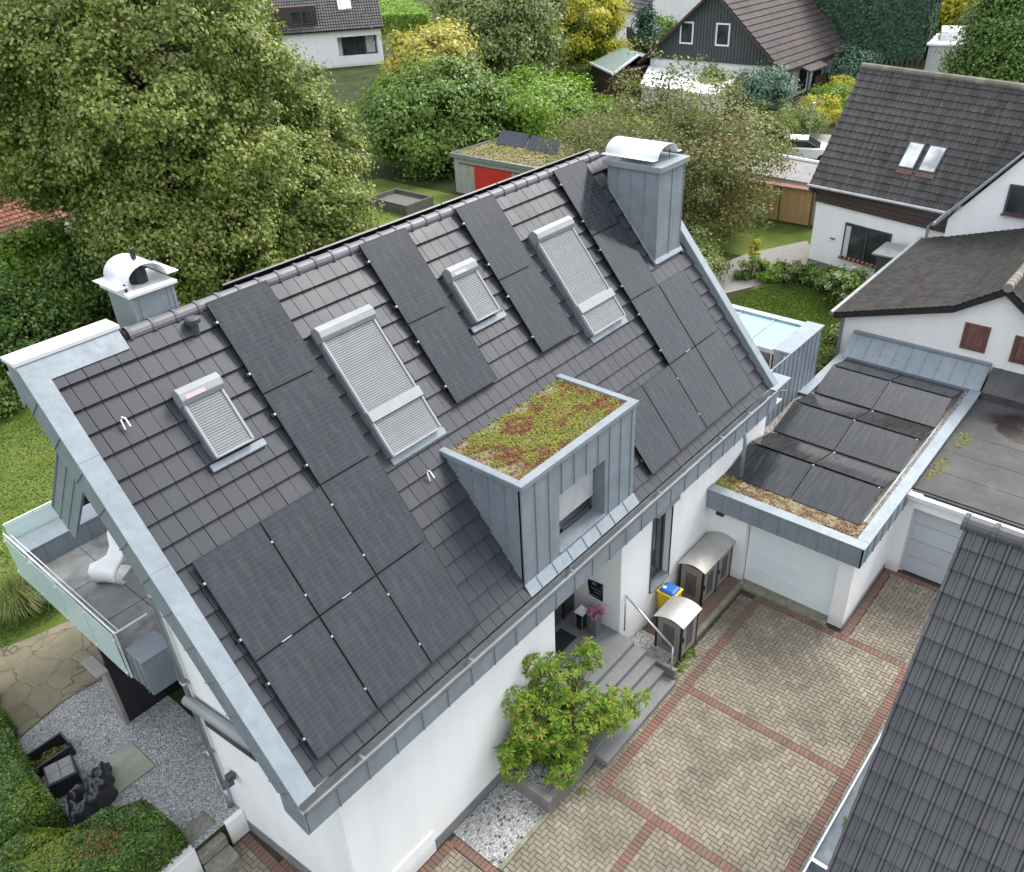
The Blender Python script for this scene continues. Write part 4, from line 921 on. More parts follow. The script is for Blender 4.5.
# ------------------------------------------------------------------ neighbouring flat-roofed garage
Ng = thing('garage', (17.5, -5.5, 0), 'white garage with grey sectional door and wet grey felt roof', 'garage')
b = MB(); b.box(15.35, 15.6, -3.98, -3.64, 0, 2.4); b.box(15.45, 15.6, -7.5, -6.6, 0, 2.4); b.box(15.35, 15.6, -7.5, -3.98, 2.15, 2.4); b.box(15.6, 21.4, -3.99, -3.82, 0, 2.45); b.build('wall', M['stucco'], Ng)
b = MB(); b.box(15.26, 15.42, -7.5, -3.80, 2.42, 2.55); b.box(15.22, 15.5, -4.12, -3.62, 2.44, 2.58); b.build('fascia', M['white_metal'], Ng, bevel=.01)
b = MB()
for i in range(4): b.box(15.53, 15.56, -6.55, -4.0, .03+i*.53, .03+i*.53+.515)
dd = b.build('door', M['door_grey'], Ng); b = MB(); b.box(15.5, 15.58, -4.06, -3.98, 0, 2.2); b.box(15.5, 15.58, -6.6, -3.98, 2.12, 2.2); b.build('door_frame', M['door_grey'], dd)
b = MB(); b.box(15.6, 21.3, -9.5, -3.82, 2.50, 2.58)
b.box(15.44, 15.6, -9.5, -3.84, 2.50, 2.60); b.build('felt_roof', M['felt'], Ng)
b = MB()
for x in (16.7, 17.8, 18.9, 20.0): b.box(x, x+.05, -9.5, -3.84, 2.58, 2.586)
for x, y in ((16.7,-5.0),(17.8,-4.6),(18.9,-5.2),(20,-4.5)): b.box(x, x+1.1, y, y+.04, 2.58, 2.587)
b.box(15.52, 15.6, -9.5, -3.84, 2.6, 2.63); b.build('felt_lap', M['felt'], Ng)
b = MB(); b.prism([(21.2,-9.5,2.55),(21.2,-9.5,2.8),(21.98,-9.5,3.3),(21.98,-9.5,2.55)], (0,5.66,0))
for i in range(9): b.prism([(21.2,-4.1-i*.6,2.815),(21.98,-4.1-i*.6,3.315),(21.98,-4.1-i*.6,3.29),(21.2,-4.1-i*.6,2.79)], (0,.04,0))
b.build('raised_felt', M['felt2'], Ng); 
s = flakes(1500, 15.9, 19.0, -4.3, -3.88, 2.583, .022, .008, lambda x, y: math.sin(x*3.1)+math.cos(y*9+x)+random.gauss(0,.5) > .75); tag(s.build('lichen', M['lichen'], Ng, fix=False), kind='stuff')

# ------------------------------------------------------------------ steep grey neighbouring roof by the driveway
def tile_roof(mb, P00, P10, P01, P11, nx, ny, prof, th=.02, lap=.03, gap=0.0):
    """P00 eave start, P10 eave end, P01 ridge start, P11 ridge end"""
    P00, P10, P01, P11 = V(P00), V(P10), V(P01), V(P11); N = (P10-P00).cross(P01-P00).normalized()
    if N.z < 0: N = -N
    def pt(u, v): return (P00*(1-u)+P10*u)*(1-v) + (P01*(1-u)+P11*u)*v
    m = len(prof)
    for j in range(ny):
        for i in range(nx):
            v0, v1 = j/ny, min(1, (j+1.06)/ny); l = lap + random.uniform(-.003, .003); n = len(mb.v)
            dv = random.uniform(-.0006, .0006)
            for (pu, h) in prof: mb.v.append(tuple(pt((i+pu)/nx, v0+dv) + N*(h+l)))
            for (pu, h) in prof: mb.v.append(tuple(pt((i+pu)/nx, v1) + N*(h-.004)))
            for (pu, h) in prof: mb.v.append(tuple(pt((i+pu)/nx, v0+dv) + N*(h+l-th-lap*.9)))
            for k in range(m-1): mb.f += [(n+k, n+k+1, n+m+k+1, n+m+k), (n+2*m+k, n+2*m+k+1, n+k+1, n+k)]
    return N
N3 = thing('house', (7.5, -9, 0), 'steep house roof of grey double-roll tiles overhanging the brick driveway', 'house')
prof3 = [(.01,0),(.05,.045),(.15,.045),(.19,0),(.20,-.012),(.22,0),(.48,0),(.52,.036),(.60,.036),(.64,0),(.99,0)]
e00, e10, e01, e11 = (3.6,-6.22,2.15),(3.6,-14.02,2.15),(7.56,-6.22,7.62),(7.56,-14.02,7.62)
b = MB(); tile_roof(b, e00, e10, e01, e11, 26, 19, prof3, lap=.05, th=-.03); b.build('roof', M['tile_grey'], N3, fix=False)
b = MB(); b.poly([(3.6,-6.25,2.1),(3.6,-14,2.1),(7.56,-14,7.57),(7.56,-6.25,7.57)]); b.poly([(7.56,-6.25,7.6),(7.56,-14,7.6),(11.5,-14,2.1),(11.5,-6.25,2.1)]); b.build('underlay', M['underlay'], N3, fix=False)
b = MB(); tile_roof(b, (11.5,-14.02,2.15),(11.5,-6.22,2.15),(7.6,-14.02,7.62),(7.6,-6.22,7.62), 26, 19, prof3); b.build('back_roof', M['tile_grey'], N3, fix=False)
b = MB(); y = -6.18
while y > -14:
    q = len(b.v); n = 9
    for (yy, r) in ((y, .15), (y-.06, .155), (y-.07, .13), (y-.42, .125)):
        for k in range(n): t = math.radians(-20+220*k/(n-1)); b.v.append((7.57+r*math.cos(t), yy, 7.62+r*math.sin(t)))
    for a in range(3):
        for k in range(n-1): b.f.append((q+a*n+k, q+a*n+k+1, q+(a+1)*n+k+1, q+(a+1)*n+k))
    b.f.append(tuple(range(q, q+n))); y -= .40
b.build('ridge', M['tile_grey'], N3, fix=False)
b = MB(); b.prism([(3.9,-6.5,0),(11.2,-6.5,0),(11.2,-6.5,2.4),(7.56,-6.5,7.5),(3.9,-6.5,2.4)], (0,-7.4,0)); b.build('wall', M['stucco'], N3)
b = MB(); b.box(4.4, 9.2, -5.87, -5.84, 2.22, 2.36); b.box(4.4, 9.2, -6.46, -5.84, 2.12, 2.14); b.box(4.75, 4.80, -6.44, -5.84, 2.14, 2.37); rimo = b.build('box_gutter', M['zinc'], N3)
b = MB(); b.box(4.4, 9.2, -5.885, -5.865, 2.36, 2.378); b.box(4.74, 4.80, -6.3, -5.87, 2.37, 2.385); b.build('gutter_rim', M['white_metal'], N3)
b = MB()
for x in (5.9, 7.0, 8.2): b.lathe((x,-6.03,2.2), [(.05,0),(.06,.04),(.03,.07)], 7)
b.build('leaf_litter', L['olive'], N3)

# ------------------------------------------------------------------ neighbour with flared gable behind the garage
N2 = thing('house', (26, -3.5, 0), 'white outbuilding with weathered dark tiled roof, flared eaves and brown wooden shutters', 'house')
b = MB(); zf = lambda y: 3.85 if y > .8 else (3.85 + (.8-y)/3.25*1.05 if y > -2.45 else 4.9 + (-2.45-y)/1.22*.85 if y > -3.67 else 5.75 - (-3.67-y)*.75)
b.prism([(22,.8,0),(22,.8,3.85),(22,-2.45,4.88),(22,-3.67,5.68),(22,-6.5,3.6),(22,-9.5,1.5),(22,-9.5,0)], (8,0,0)); b.build('wall', M['stucco_old'], N2)
pf = [(0,0),(.25,.02),(.5,.0),(.75,.012),(1,0)]
b = MB(); tile_roof(b, (21.75,1.0,3.92),(30.2,1.0,3.92),(21.75,-2.45,5.0),(30.2,-2.45,5.0), 34, 17, pf, lap=.025); tile_roof(b, (21.75,-2.45,5.0),(30.2,-2.45,5.0),(21.75,-3.67,5.84),(30.2,-3.67,5.84), 34, 7, pf, lap=.025)
tile_roof(b, (30.2,-7.6,2.9),(21.75,-7.6,2.9),(30.2,-3.7,5.84),(21.75,-3.7,5.84), 34, 22, pf, lap=.025); b.build('roof', M['tile_old2'], N2, fix=False)
b = MB(); b.prism([(21.76,1.0,3.9),(21.76,-2.45,4.98),(21.76,-3.67,5.82),(21.76,-3.67,5.6),(21.76,-2.45,4.78),(21.76,1.0,3.72)], (.22,0,0)); b.prism([(21.76,-3.67,5.82),(21.76,-7.6,2.88),(21.76,-7.6,2.66),(21.76,-3.67,5.6)], (.22,0,0)); b.prism([(22,1.0,3.9),(22,-2.45,4.98),(22,-3.67,5.82),(22,-7.6,2.88),(22,-7.6,2.8),(22,-3.67,5.72),(22,-2.45,4.88),(22,1.0,3.8)], (8.1,0,0)); b.build('verge', M['underlay'], N2)
b = MB(); b.tube([(21.7,1.08,3.9),(30.3,1.08,3.9)], .075, 10); b.build('gutter', M['gutter'], N2)
b = MB(); x = 21.7
while x < 30: b.tube([(x,-3.68,5.86),(x+.3,-3.68,5.87)], [.14,.12], 9); x += .29
b.build('ridge', M['ridge_old'], N2, smooth=False)
for i, (y0, z0) in enumerate(((-3.48, 3.68), (-4.85, 3.62))):
    b = MB()
    for k in range(6): b.box(21.94, 21.97, y0+k*.108, y0+k*.108+.10, z0, z0+.78)
    b.box(21.92, 21.94, y0, y0+.64, z0+.1, z0+.17); b.box(21.92, 21.94, y0, y0+.64, z0+.6, z0+.67)
    so_ = b.build('shutter', M['shutter_wood'], N2); MB().box(21.97, 22.01, y0-.03, y0+.68, z0-.03, z0+.81).build('frame', M['wood_brown'], so_)
MB().box(21.93, 22.0, .70, .80, .5, 3.8).build('corner_pipe', M['gutter'], N2)

# ------------------------------------------------------------------ neighbour with the two skylights
N1 = thing('house', (35, 3, 0), 'white house with old dark tiled roof carrying two pale skylights', 'house')
ex, ey = V((.974,-.225,0)), V((.225,.974,0)); cb = V((33.0,6.4,0))
b = MB(); b.obox(cb+V((0,0,.3)), ex*8, -ey*6.5, V((0,0,3.6))); b.prism([cb+V((0,0,3.9)), cb+ex*8+V((0,0,3.9)), cb+ex*4.1+V((0,0,8.3))], -ey*.3); b.build('wall', M['stucco'], N1)
b = MB(); b.obox(cb+ex*(-.02)+ey*.02+V((0,0,.3)), ex*.02, -ey*6.5, V((0,0,.85))); b.build('plinth', M['plinth'], N1)
ea, eb2 = V((32.73,6.75,4.56)), V((31.45,-.7,4.62)); ra_, rb_ = V((36.93,6.75,8.78)), V((34.25,-1.6,8.78))
b = MB(); tile_roof(b, ea, eb2, ra_, rb_, 26, 17, [(.01,0),(.15,.04),(.3,.045),(.45,.01),(.7,0),(.99,0)], lap=.035, th=.03); b.build('roof', M['tile_old'], N1, fix=False)
b = MB(); dz = V((.2,0,-.38)); b.poly([ea+dz, eb2+dz, rb_+dz, ra_+dz]); b.poly([ra_-V((0,0,.02)), rb_-V((0,0,.02)), rb_+V((4.5,-.6,-4.4)), ra_+V((4.2,-.2,-4.3))]); b.build('roof_underlay', M['underlay'], N1, fix=False)
b = MB(); b.prism([ea-V((0,0,.02)), ra_-V((0,0,.02)), ra_-V((0,0,.25)), ea-V((0,0,.25))], (-.05,-.2,0)); b.build('bargeboard', M['wood_dark'], N1)
b = MB(); k = 24
for i in range(k): p0 = ra_.lerp(rb_, i/k); p1 = ra_.lerp(rb_, (i+1)/k); b.tube([p0+V((0,0,.02)), p1+V((0,0,.03))], [.15,.13], 9)
b.build('ridge', M['ridge_old'], N1)
b = MB()
for i in range(4): b.obox(cb - ex*.05 + ey*.05 + V((0,0,3.82+i*.19)), -ex*.05, -ey*7.1, V((0,0,.175)))
b.obox(ea+V((.1,-.15,-.06)), eb2-ea, (.5,-.1,0), (0,0,-.03)); b.build('eaves_board', M['wood_dark'], N1)
b = MB(); b.tube([ea+V((-.06,.05,-.03)), eb2+V((-.06,0,-.03))], .07, 8); b.build('gutter', M['gutter'], N1)
def onN1(u, v, h): # u along eave 0..1, v up
    N = (eb2-ea).cross(ra_-ea).normalized(); N = N if N.z > 0 else -N
    return (ea*(1-u)+eb2*u)*(1-v)+(ra_*(1-u)+rb_*u)*v + N*h
for (u0, u1) in ((.455,.545),(.565,.66)):
    b = MB(); v0, v1 = .255, .47; b.prism([onN1(u0,v0,.0), onN1(u1,v0,.0), onN1(u1,v1,0), onN1(u0,v1,0)], onN1(0,0,.12)-onN1(0,0,0)); sk = b.build('skylight', M['anthracite'], N1)
    b = MB(); d = .008; b.prism([onN1(u0+d,v0+d,.10), onN1(u1-d,v0+d,.10), onN1(u1-d,v1-d*2,.10), onN1(u0+d,v1-d*2,.10)], onN1(0,0,.03)-onN1(0,0,0)); b.build('pane', M['skyglass'], sk)
    b = MB(); b.prism([onN1(u0,v0-.04,.03), onN1(u1,v0-.04,.03), onN1(u1,v0,.05), onN1(u0,v0,.05)], onN1(0,0,.03)-onN1(0,0,0)); b.build('flashing', M['shutter_wood'], sk)
def wall_window(parent, O, U, w, h, N, mull=(.5,), mat='anthracite', fw=.07, glass='window', name='window', shelf=True):
    O, U, N = V(O), V(U).normalized(), V(N).normalized(); Z = V((0,0,1)); b = MB()
    b.obox(O, U*w, Z*fw, N*.05); b.obox(O+Z*(h-fw), U*w, Z*fw, N*.05); b.obox(O+Z*fw, U*fw, Z*(h-2*fw), N*.05); b.obox(O+U*(w-fw)+Z*fw, U*fw, Z*(h-2*fw), N*.05)
    for m_ in mull: b.obox(O+U*(w*m_-fw*.6)+Z*fw, U*fw*1.2, Z*(h-2*fw), N*.055)
    fo = b.build(name, M[mat], parent); MB().obox(O+U*fw+Z*fw, U*(w-2*fw), Z*(h-2*fw), N*.015).build('pane', M[glass], fo)
    if shelf: MB().obox(O-U*.05-Z*.05, U*(w+.1), Z*.04, N*.14).build('sill', M['shutter_wood'] if name != 'x' else M['gutter'], fo)
    return fo
wall_window(N1, cb - ex*.01 - ey*1.62 + V((0,0,1.68)), -ey, 2.2, 1.55, -ex, (.5,))
b = MB(); b.obox(cb - ey*1.62 + V((0,0,1.7)) - ex*.04, -ey*.3, (0,0,1.4), -ex*.01); b.build('curtain', M['beige'], N1)
for i in range(9): MB().lathe(cb - ex*.16 - ey*(1.7+i*.22) + V((0,0,1.66)), [(.05,0),(.07,.1),(.06,.12)], 8).build('sill_pot', M['terracotta'], N1)
b = MB(); b.obox(cb-ex*.1-ey*1.0+V((0,0,2.35)), -ey*.22, (0,0,.06), ex*.1); b.build('wall_lamp', M['gutter'], N1)
# projecting gable wing
b = MB(); b.prism([(30,.2,0),(30,.2,4.9),(30,-1.73,7.35),(30,-4.5,10.6),(30,-9.5,5.5),(30,-9.5,0)], (.3,0,0)); b.prism([(30.3,.2,0),(30.3,.2,4.9),(33,.4,4.9),(33,.4,0)], (0,-.3,0)); b.build('gable_wing', M['stucco'], N1)
b = MB(); b.prism([(29.8,.55,4.62),(29.8,-1.73,7.5),(29.8,-4.5,10.9),(29.8,-4.5,11.0),(29.8,-1.80,7.66),(29.8,.55,4.80)], (4.5,0,0)); b.build('wing_roof', M['zinc_pale'], N1)
b = MB(); b.tube([(29.78,.62,4.66),(34,.62,4.66)], .07, 8); b.build('wing_gutter', M['gutter'], N1)
wall_window(N1, (29.99,-1.55,5.4), (0,-1,0), 1.3, 1.05, (-1,0,0), (), 'anthracite', .08)
b = MB(); b.tube([(31.9,1.0,4.5),(31.9,1.1,4.2),(31.5,1.2,4.0),(31.5,1.2,1.5)], .06, 8); b.build('downpipe', M['gutter'], N1)
b = MB(); b.box(29.95, 31.6, 1.2, 2.7, 3.0, 3.06); b.obox((30.0,1.3,2.0),(1.5,0,0),(0,.04,0),(0,0,1.0)); b.build('lean_to_roof', M['gutter'], N1); MB().box(30.1, 31.6, 1.35, 2.5, .6, 2.98).build('porch_box', M['anthracite'], N1)

# ------------------------------------------------------------------ dark-gabled house beyond
N4 = thing('house', (70, 30, .6), 'dark-clad gabled house with brown tiled roof and small timber entrance canopy', 'house')
ey4, ez4, ay4, az4 = 23.0, 3.2, 29.8, 9.1; by4 = 36.8
b = MB(); b.prism([(66.2,ey4+.8,.6),(66.2,by4-.8,.6),(66.2,by4-.8,3.5),(66.2,ey4+.8,3.5)], (12,0,0)); b.build('wall', M['stucco'], N4)
b = MB(); n = 44
for i in range(n):
    y0 = ey4+.4+i*(by4-ey4-.8)/n; y1 = y0+(by4-ey4-.8)/n-.04; zz = lambda y: (az4-.25-(abs(y-ay4))*(az4-ez4)/(ay4-ey4) if y < ay4 else az4-.25-(y-ay4)*(az4-ez4)/(by4-ay4))
    b.prism([(66.0,y0,3.45),(66.0,y1,3.45),(66.0,y1,max(3.5,zz(y1))),(66.0,y0,max(3.5,zz(y0)))], (.15,0,0))
b.build('cladding', M['wood_black'], N4)
b = MB(); tile_roof(b, (79.3,ey4,ez4),(65.3,ey4,ez4),(79.3,ay4,az4),(65.3,ay4,az4), 46, 15, [(.02,0),(.5,.03),(.98,0)], lap=.07, th=.05); b.build('roof', M['tile_brown'], N4, fix=False)
b = MB(); b.prism([(65.3,ey4,ez4-.06),(65.3,ay4,az4-.06),(65.3,by4,ez4-.06),(65.3,by4,ez4-.3),(65.3,ay4,az4-.3),(65.3,ey4,ez4-.3)], (14,0,0)); b.build('roof_slab', M['wood_dark'], N4)
for y in (31.75, 28.35): wall_window(N4, (65.98,y+1.25,4.75), (0,-1,0), 1.3, 1.75, (-1,0,0), (), 'white_metal', .13, shelf=False)
b = MB()
for x in (66.6, 68.6, 69.6, 72.2, 77.2): MB().box(x, x+.5, 23.7, 23.85, .6, 3.2).build('timber_post', M['white_metal'], N4)
for x in (67.2, 70.2, 73.2): MB().box(x, x+1.7, 23.74, 23.8, .9, 3.1).build('entrance_glazing', M['window'], N4)
b = MB(); b.prism([(68.8,22.2,2.7),(72.4,22.2,2.7),(72.4,23.8,3.3),(68.8,23.8,3.3)], (0,0,.12)); b.box(68.9, 69.0, 22.3, 22.4, .6, 2.7); b.box(72.2, 72.3, 22.3, 22.4, .6, 2.7); b.build('entrance_canopy', M['tile_brown'], N4)
b = MB(); b.box(72.9, 75.6, 22.9, 23.4, .6, 1.2); b.box(72.9, 75.6, 23.3, 23.4, 1.2, 1.7); tag(b.build('bench', M['wood_brown'], origin=(74.2,23.1,.6)), 'brown wooden bench at the entrance of the dark-gabled house', 'bench')
b = MB(); b.tube([(54.7,15.9,.6),(54.7,15.9,3.1)], .035, 8); b.lathe((54.7,15.9,3.1), [(.05,0),(.11,.12),(.11,.26),(.05,.3)], 10); tag(b.build('garden_lamp', M['gutter'], origin=(54.7,15.9,.6)), 'slim pale garden lamp post among flowering bushes', 'lamp')
b = MB(); b.prism([(56.8,24.4,2.6),(65.1,26.6,2.6),(66.0,36.0,2.6),(57.8,31.7,2.6)], (0,0,.2)); wr = b.build('roof', M['white_roof'], thing('carport', (61,29,.6), 'low white flat roof in front of the dark-gabled house', 'carport'))
b = MB(); b.prism([(57,24.6,.6),(65,26.8,.6),(65.8,35.8,.6),(58,31.6,.6)], (0,0,2.0)); b.build('wall', M['stucco'], wr.parent)
gs_ = thing('garden_shed', (66.5,40,.6), 'shed with pale green pitched roof and white edge beside the white flat roof', 'shed')
b = MB(); b.poly([(66.1,42.55,2.6),(62.1,37.3,2.6),(66.5,37.6,3.5),(70.2,41.75,3.5)]); b.poly([(70.2,41.75,3.5),(66.5,37.6,3.5),(68.5,36.2,2.6),(72.5,40.2,2.6)]); b.build('roof', M['green_roof'], gs_, fix=False)
b = MB(); b.prism([(66.1,42.4,.6),(62.3,37.4,.6),(68.4,36.4,.6),(72.3,40.2,.6)], (0,0,1.95)); b.build('wall', M['wood_dark'], gs_)
b = MB(); b.tube([(66.1,42.6,2.6),(62.05,37.2,2.6),(66.5,37.5,3.5)], .13, 6); b.build('roof_edge', M['white_metal'], gs_)

# ------------------------------------------------------------------ white houses at the top edge
N6 = thing('house', (90, 55, .6), 'white house with dark roof and shuttered windows behind the yellow tree', 'house')
b = MB(); b.prism([(83.5,48.0,.6),(91.5,60.0,.6),(99,56,.6),(92,43,.6)], (0,0,4.4)); b.prism([(84.2,47.2,.6),(92,43,.6),(110,40,.6),(112,56,.6),(99,56,.6)], (0,0,9)); b.build('wall', M['stucco'], N6)
b = MB(); tile_roof(b, (90.8,60.6,5.0),(82.6,48.0,5.0),(96,58,8.6),(88,45,8.6), 30, 12, [(.02,0),(.5,.04),(.98,0)], lap=.07, th=.05); b.build('roof', M['tile_far'], N6, fix=False); 
b = MB(); b.poly([(90.8,60.6,4.95),(82.6,48.0,4.95),(88,45,8.55),(96,58,8.55)]); b.build('roof_underlay', M['underlay'], N6, fix=False)
for k, (x, y, z) in enumerate(((85.7,46.3,6.2), (90.0,44.0,6.2))): wall_window(N6, (x,y,z), (.9,-.48,0), 1.5, 2.2, (-.48,-.9,0), (), 'wood_brown', .15, 'shutter_wood' if False else 'window', shelf=False)
for k, (x, y) in enumerate(((84.6,49.9),(87.6,54.4))): wall_window(N6, (x-.1,y,1.6), (.55,.83,0), 1.6, 1.6, (-.83,.55,0), (.5,), 'anthracite', .12, shelf=False)
N7 = thing('house', (105, 80, .6), 'white house with dark roof edge half hidden above the olive tree', 'house')
b = MB(); b.prism([(92,66,.6),(100,78,.6),(112,72,.6),(104,58,.6)], (0,0,3.4)); b.build('wall', M['stucco'], N7)
b = MB(); b.prism([(91,65.5,4.0),(100,79.5,4.0),(113,73,4.0),(104,57,4.0)], (0,0,.7)); b.build('roof', M['tile_far'], N7)
N5 = thing('house', (63, 76, .6), 'white house with dark tiled roof, wide dormer and large veranda window', 'house')
u5 = V((66.75,71.5,0)) - V((60.9,75.9,0)); u5.normalize(); n5 = V((-u5.y, u5.x, 0)); n5 = n5 if n5.y > 0 else -n5
c5 = V((66.9,72.3,.6)); 
b = MB(); b.obox(c5, -u5*.5, n5*9, V((0,0,4.0))); b.obox(c5-u5*5.0, -u5*6, n5*9, V((0,0,4.0))); b.obox(c5-u5*.5, -u5*4.5, n5*.6, V((0,0,1.1))); b.obox(c5-u5*.5, -u5*4.5, n5*.6+V((0,0,0)), V((0,0,-.0))+V((0,0,.01))); b.obox(c5-u5*.5+V((0,0,3.1)), -u5*4.5, n5*.6, V((0,0,.9))); b.obox(c5-u5*.5+n5*1.5, -u5*4.5, n5*.3, V((0,0,4.0))); b.build('wall', M['stucco'], N5)
wall_window(N5, c5-u5*.6+n5*1.45+V((0,0,1.0)), -u5, 3.9, 2.1, -n5, (.33,.62), 'anthracite', .1, shelf=False)
b = MB(); b.obox(c5-u5*.75+n5*1.3+V((0,0,1.15)), -u5*1.0, n5*.05, V((0,0,1.9))); b.build('curtain', M['beige'], N5)
b = MB(); ge = V((0,0,4.0)); tile_roof(b, c5+u5*.35-n5*.5+ge-V((0,0,.1)), c5-u5*12-n5*.5+ge-V((0,0,.1)), c5+u5*.35+n5*5+ge+V((0,0,4.6)), c5-u5*12+n5*5+ge+V((0,0,4.6)), 42, 18, [(.02,0),(.4,.05),(.6,.05),(.98,0)], lap=.06, th=.05); b.build('roof', M['tile_far'], N5, fix=False)
b = MB(); b.prism([c5+u5*.35-n5*.5+ge-V((0,0,.2)), c5+u5*.35+n5*5+ge+V((0,0,4.5)), c5+u5*.35+n5*10.5+ge-V((0,0,.2))], -u5*12.3); b.build('roof_body', M['underlay'], N5)
def on5(u, v, h=0): return c5 + u5*.35 - u5*u - n5*.5 + n5*5.5*v + ge + V((0,0,-.1+4.7*v+h))
b = MB(); b.prism([on5(3.2,.36,.12), on5(4.7,.36,.12), on5(4.7,.66,.12), on5(3.2,.66,.12)], (0,0,.12)); b.build('skylight', M['skyglass'], N5)
b = MB(); q = on5(7.2,.12,-.2); b.obox(q, -u5*4.5, n5*3.5, V((0,0,2.2))); DD = b.build('dormer', M['wood_dark'], N5); wall_window(N5, q-u5*.5-n5*.03+V((0,0,.4)), -u5, 2.4, 1.4, -n5, (.5,), 'anthracite', .12, shelf=False)
b = MB(); b.obox(q-n5*.3+u5*.3-V((0,0,.15)), -u5*5, n5*.3, V((0,0,.18))); b.build('dormer_sill', M['white_metal'], N5)
# orange-roofed shed behind left bushes
Os = thing('garden_shed', (12,41,.6), 'small building with terracotta tiled roof behind the big tree', 'shed')
b = MB(); tile_roof(b, (7.6,38.7,2.4),(14.6,40.0,2.4),(8.8,42.6,3.6),(15.2,43.0,3.6), 24, 9, [(.02,0),(.25,.05),(.5,.0),(.98,0)], lap=.05, th=.03); b.build('roof', M['tile_red'], Os, fix=False)
b = MB(); b.prism([(7.8,39.0,.6),(14.5,40.2,.6),(15.0,43.0,.6),(9,42.8,.6)], (0,0,1.75)); b.build('wall', M['stucco_old'], Os)
# ------------------------------------------------------------------ garden shed with red panel
Sh = thing('garden_shed', (35.5, 26.5, .6), 'white flat-roofed garden shed with red wall panel and planted roof', 'shed')
b = MB()
for i in range(12): b.box(33.5, 33.56, 22.7, 29.3, .6+i*.185, .6+i*.185+.178)
b.box(33.56, 38.4, 29.2, 29.3, .6, 2.85); b.box(33.56, 38.4, 22.7, 22.8, .6, 2.85); b.box(38.3, 38.4, 22.8, 29.2, .6, 2.85); b.build('wall', M['wood_grey'], Sh)
MB().box(33.42, 33.46, 24.75, 27.6, 1.0, 2.42).build('red_panel', M['red'], Sh)
b = MB(); b.tube([(33.44,28.9,2.45),(33.44,23.2,2.45)], .025, 6); b.build('sliding_rail', M['black'], Sh)
b = MB(); b.box(33.35, 33.5, 22.55, 29.5, 2.75, 2.98); b.box(33.5, 38.6, 29.35, 29.5, 2.75, 2.98); b.box(33.5, 38.6, 22.55, 22.7, 2.75, 2.98); b.box(38.45, 38.6, 22.7, 29.35, 2.75, 2.98); b.build('roof_edge', M['gutter'], Sh)
MB().box(33.5, 38.45, 22.7, 29.35, 2.8, 2.86).build('planted_roof', M['sedum_dry'], Sh)
s = flakes(9000, 33.5, 38.4, 22.7, 29.3, 2.86, .05, .10); tag(s.build('sedum', sedum_mat('shed_sedum', [(.12,.15,.04),(.2,.2,.07),(.3,.26,.14),(.14,.19,.05)], .7), Sh, fix=False), kind='stuff')
for i, (x, y) in enumerate(((36.6,27.6),(36.4,25.0))):
    e = make_panel('solar_panel', panel_mat('small_cells%d' % i, (.64,0,.77), 4, 6, 1.9, 1.1, (.03,.035,.05)), V((.64,0,.77)), V((-.77,0,.64)), U=V((0,-1,0)), w=2.3, h=.95); e.location = (x, y+1.0, 2.95)
    tag(e, ('small tilted solar panel on the garden shed roof, nearer the dark leafy tree', 'small tilted solar panel on the garden shed roof, nearer the bright green shrub')[i], 'solar panel', 'small panels on the shed roof')
b = MB(); b.box(28.4, 30.6, 28.4, 28.5, .6, 1.2); b.box(28.4, 30.6, 31.5, 31.6, .6, 1.2); b.box(28.4, 28.5, 28.5, 31.5, .6, 1.2); b.box(30.5, 30.6, 28.5, 31.5, .6, 1.2); b.box(28.5, 30.5, 28.5, 31.5, .6, .95)
tag(b.build('raised_bed', M['wood_old'], origin=(29.5,30,.6)), 'weathered grey timber raised bed on the back lawn', 'planter')
# ------------------------------------------------------------------ fence, flat roofs right back
Fe = thing('wooden_fence', (38.4, 10, .6), 'honey-coloured board fence panels behind the skylight house corner', 'fence')
for (y0, y1) in ((8.75, 10.4), (10.45, 12.1), (12.15, 13.8)):
    b = MB()
    for i in range(16): b.box(38.4, 38.44, y0, y1, .75+i*.108, .75+i*.108+.10)
    b.build('panel', M['wood_orange'], Fe)
for y in (8.68, 10.42, 12.12, 13.82): MB().box(38.36, 38.46, y-.04, y+.04, .6, 2.55).build('post', M['wood_brown'], Fe)
MB().box(38.2, 38.7, 8.5, 13.9, 2.55, 2.62).build('cap_tiles', tile_mat('red_brown_cap', (.2,.09,.07), .7), Fe)
Fg = thing('garage', (41, 12, .6), 'low grey flat-roofed garage with white rim behind the wooden fence', 'garage')
MB().prism([(38.9,8.2,.6),(42.4,9.6,.6),(43.4,16.5,.6),(39.6,16.0,.6)], (0,0,2.1)).build('wall', M['stucco_old'], Fg)
MB().prism([(38.8,8.0,2.7),(42.5,9.6,2.7),(43.5,16.7,2.7),(39.5,16.2,2.7)], (0,0,.06)).build('roof', M['asphalt'], Fg)
b = MB(); b.tube([(42.5,9.4,2.82),(43.5,16.7,2.82)], .11, 6); b.build('rim', M['white_metal'], Fg)
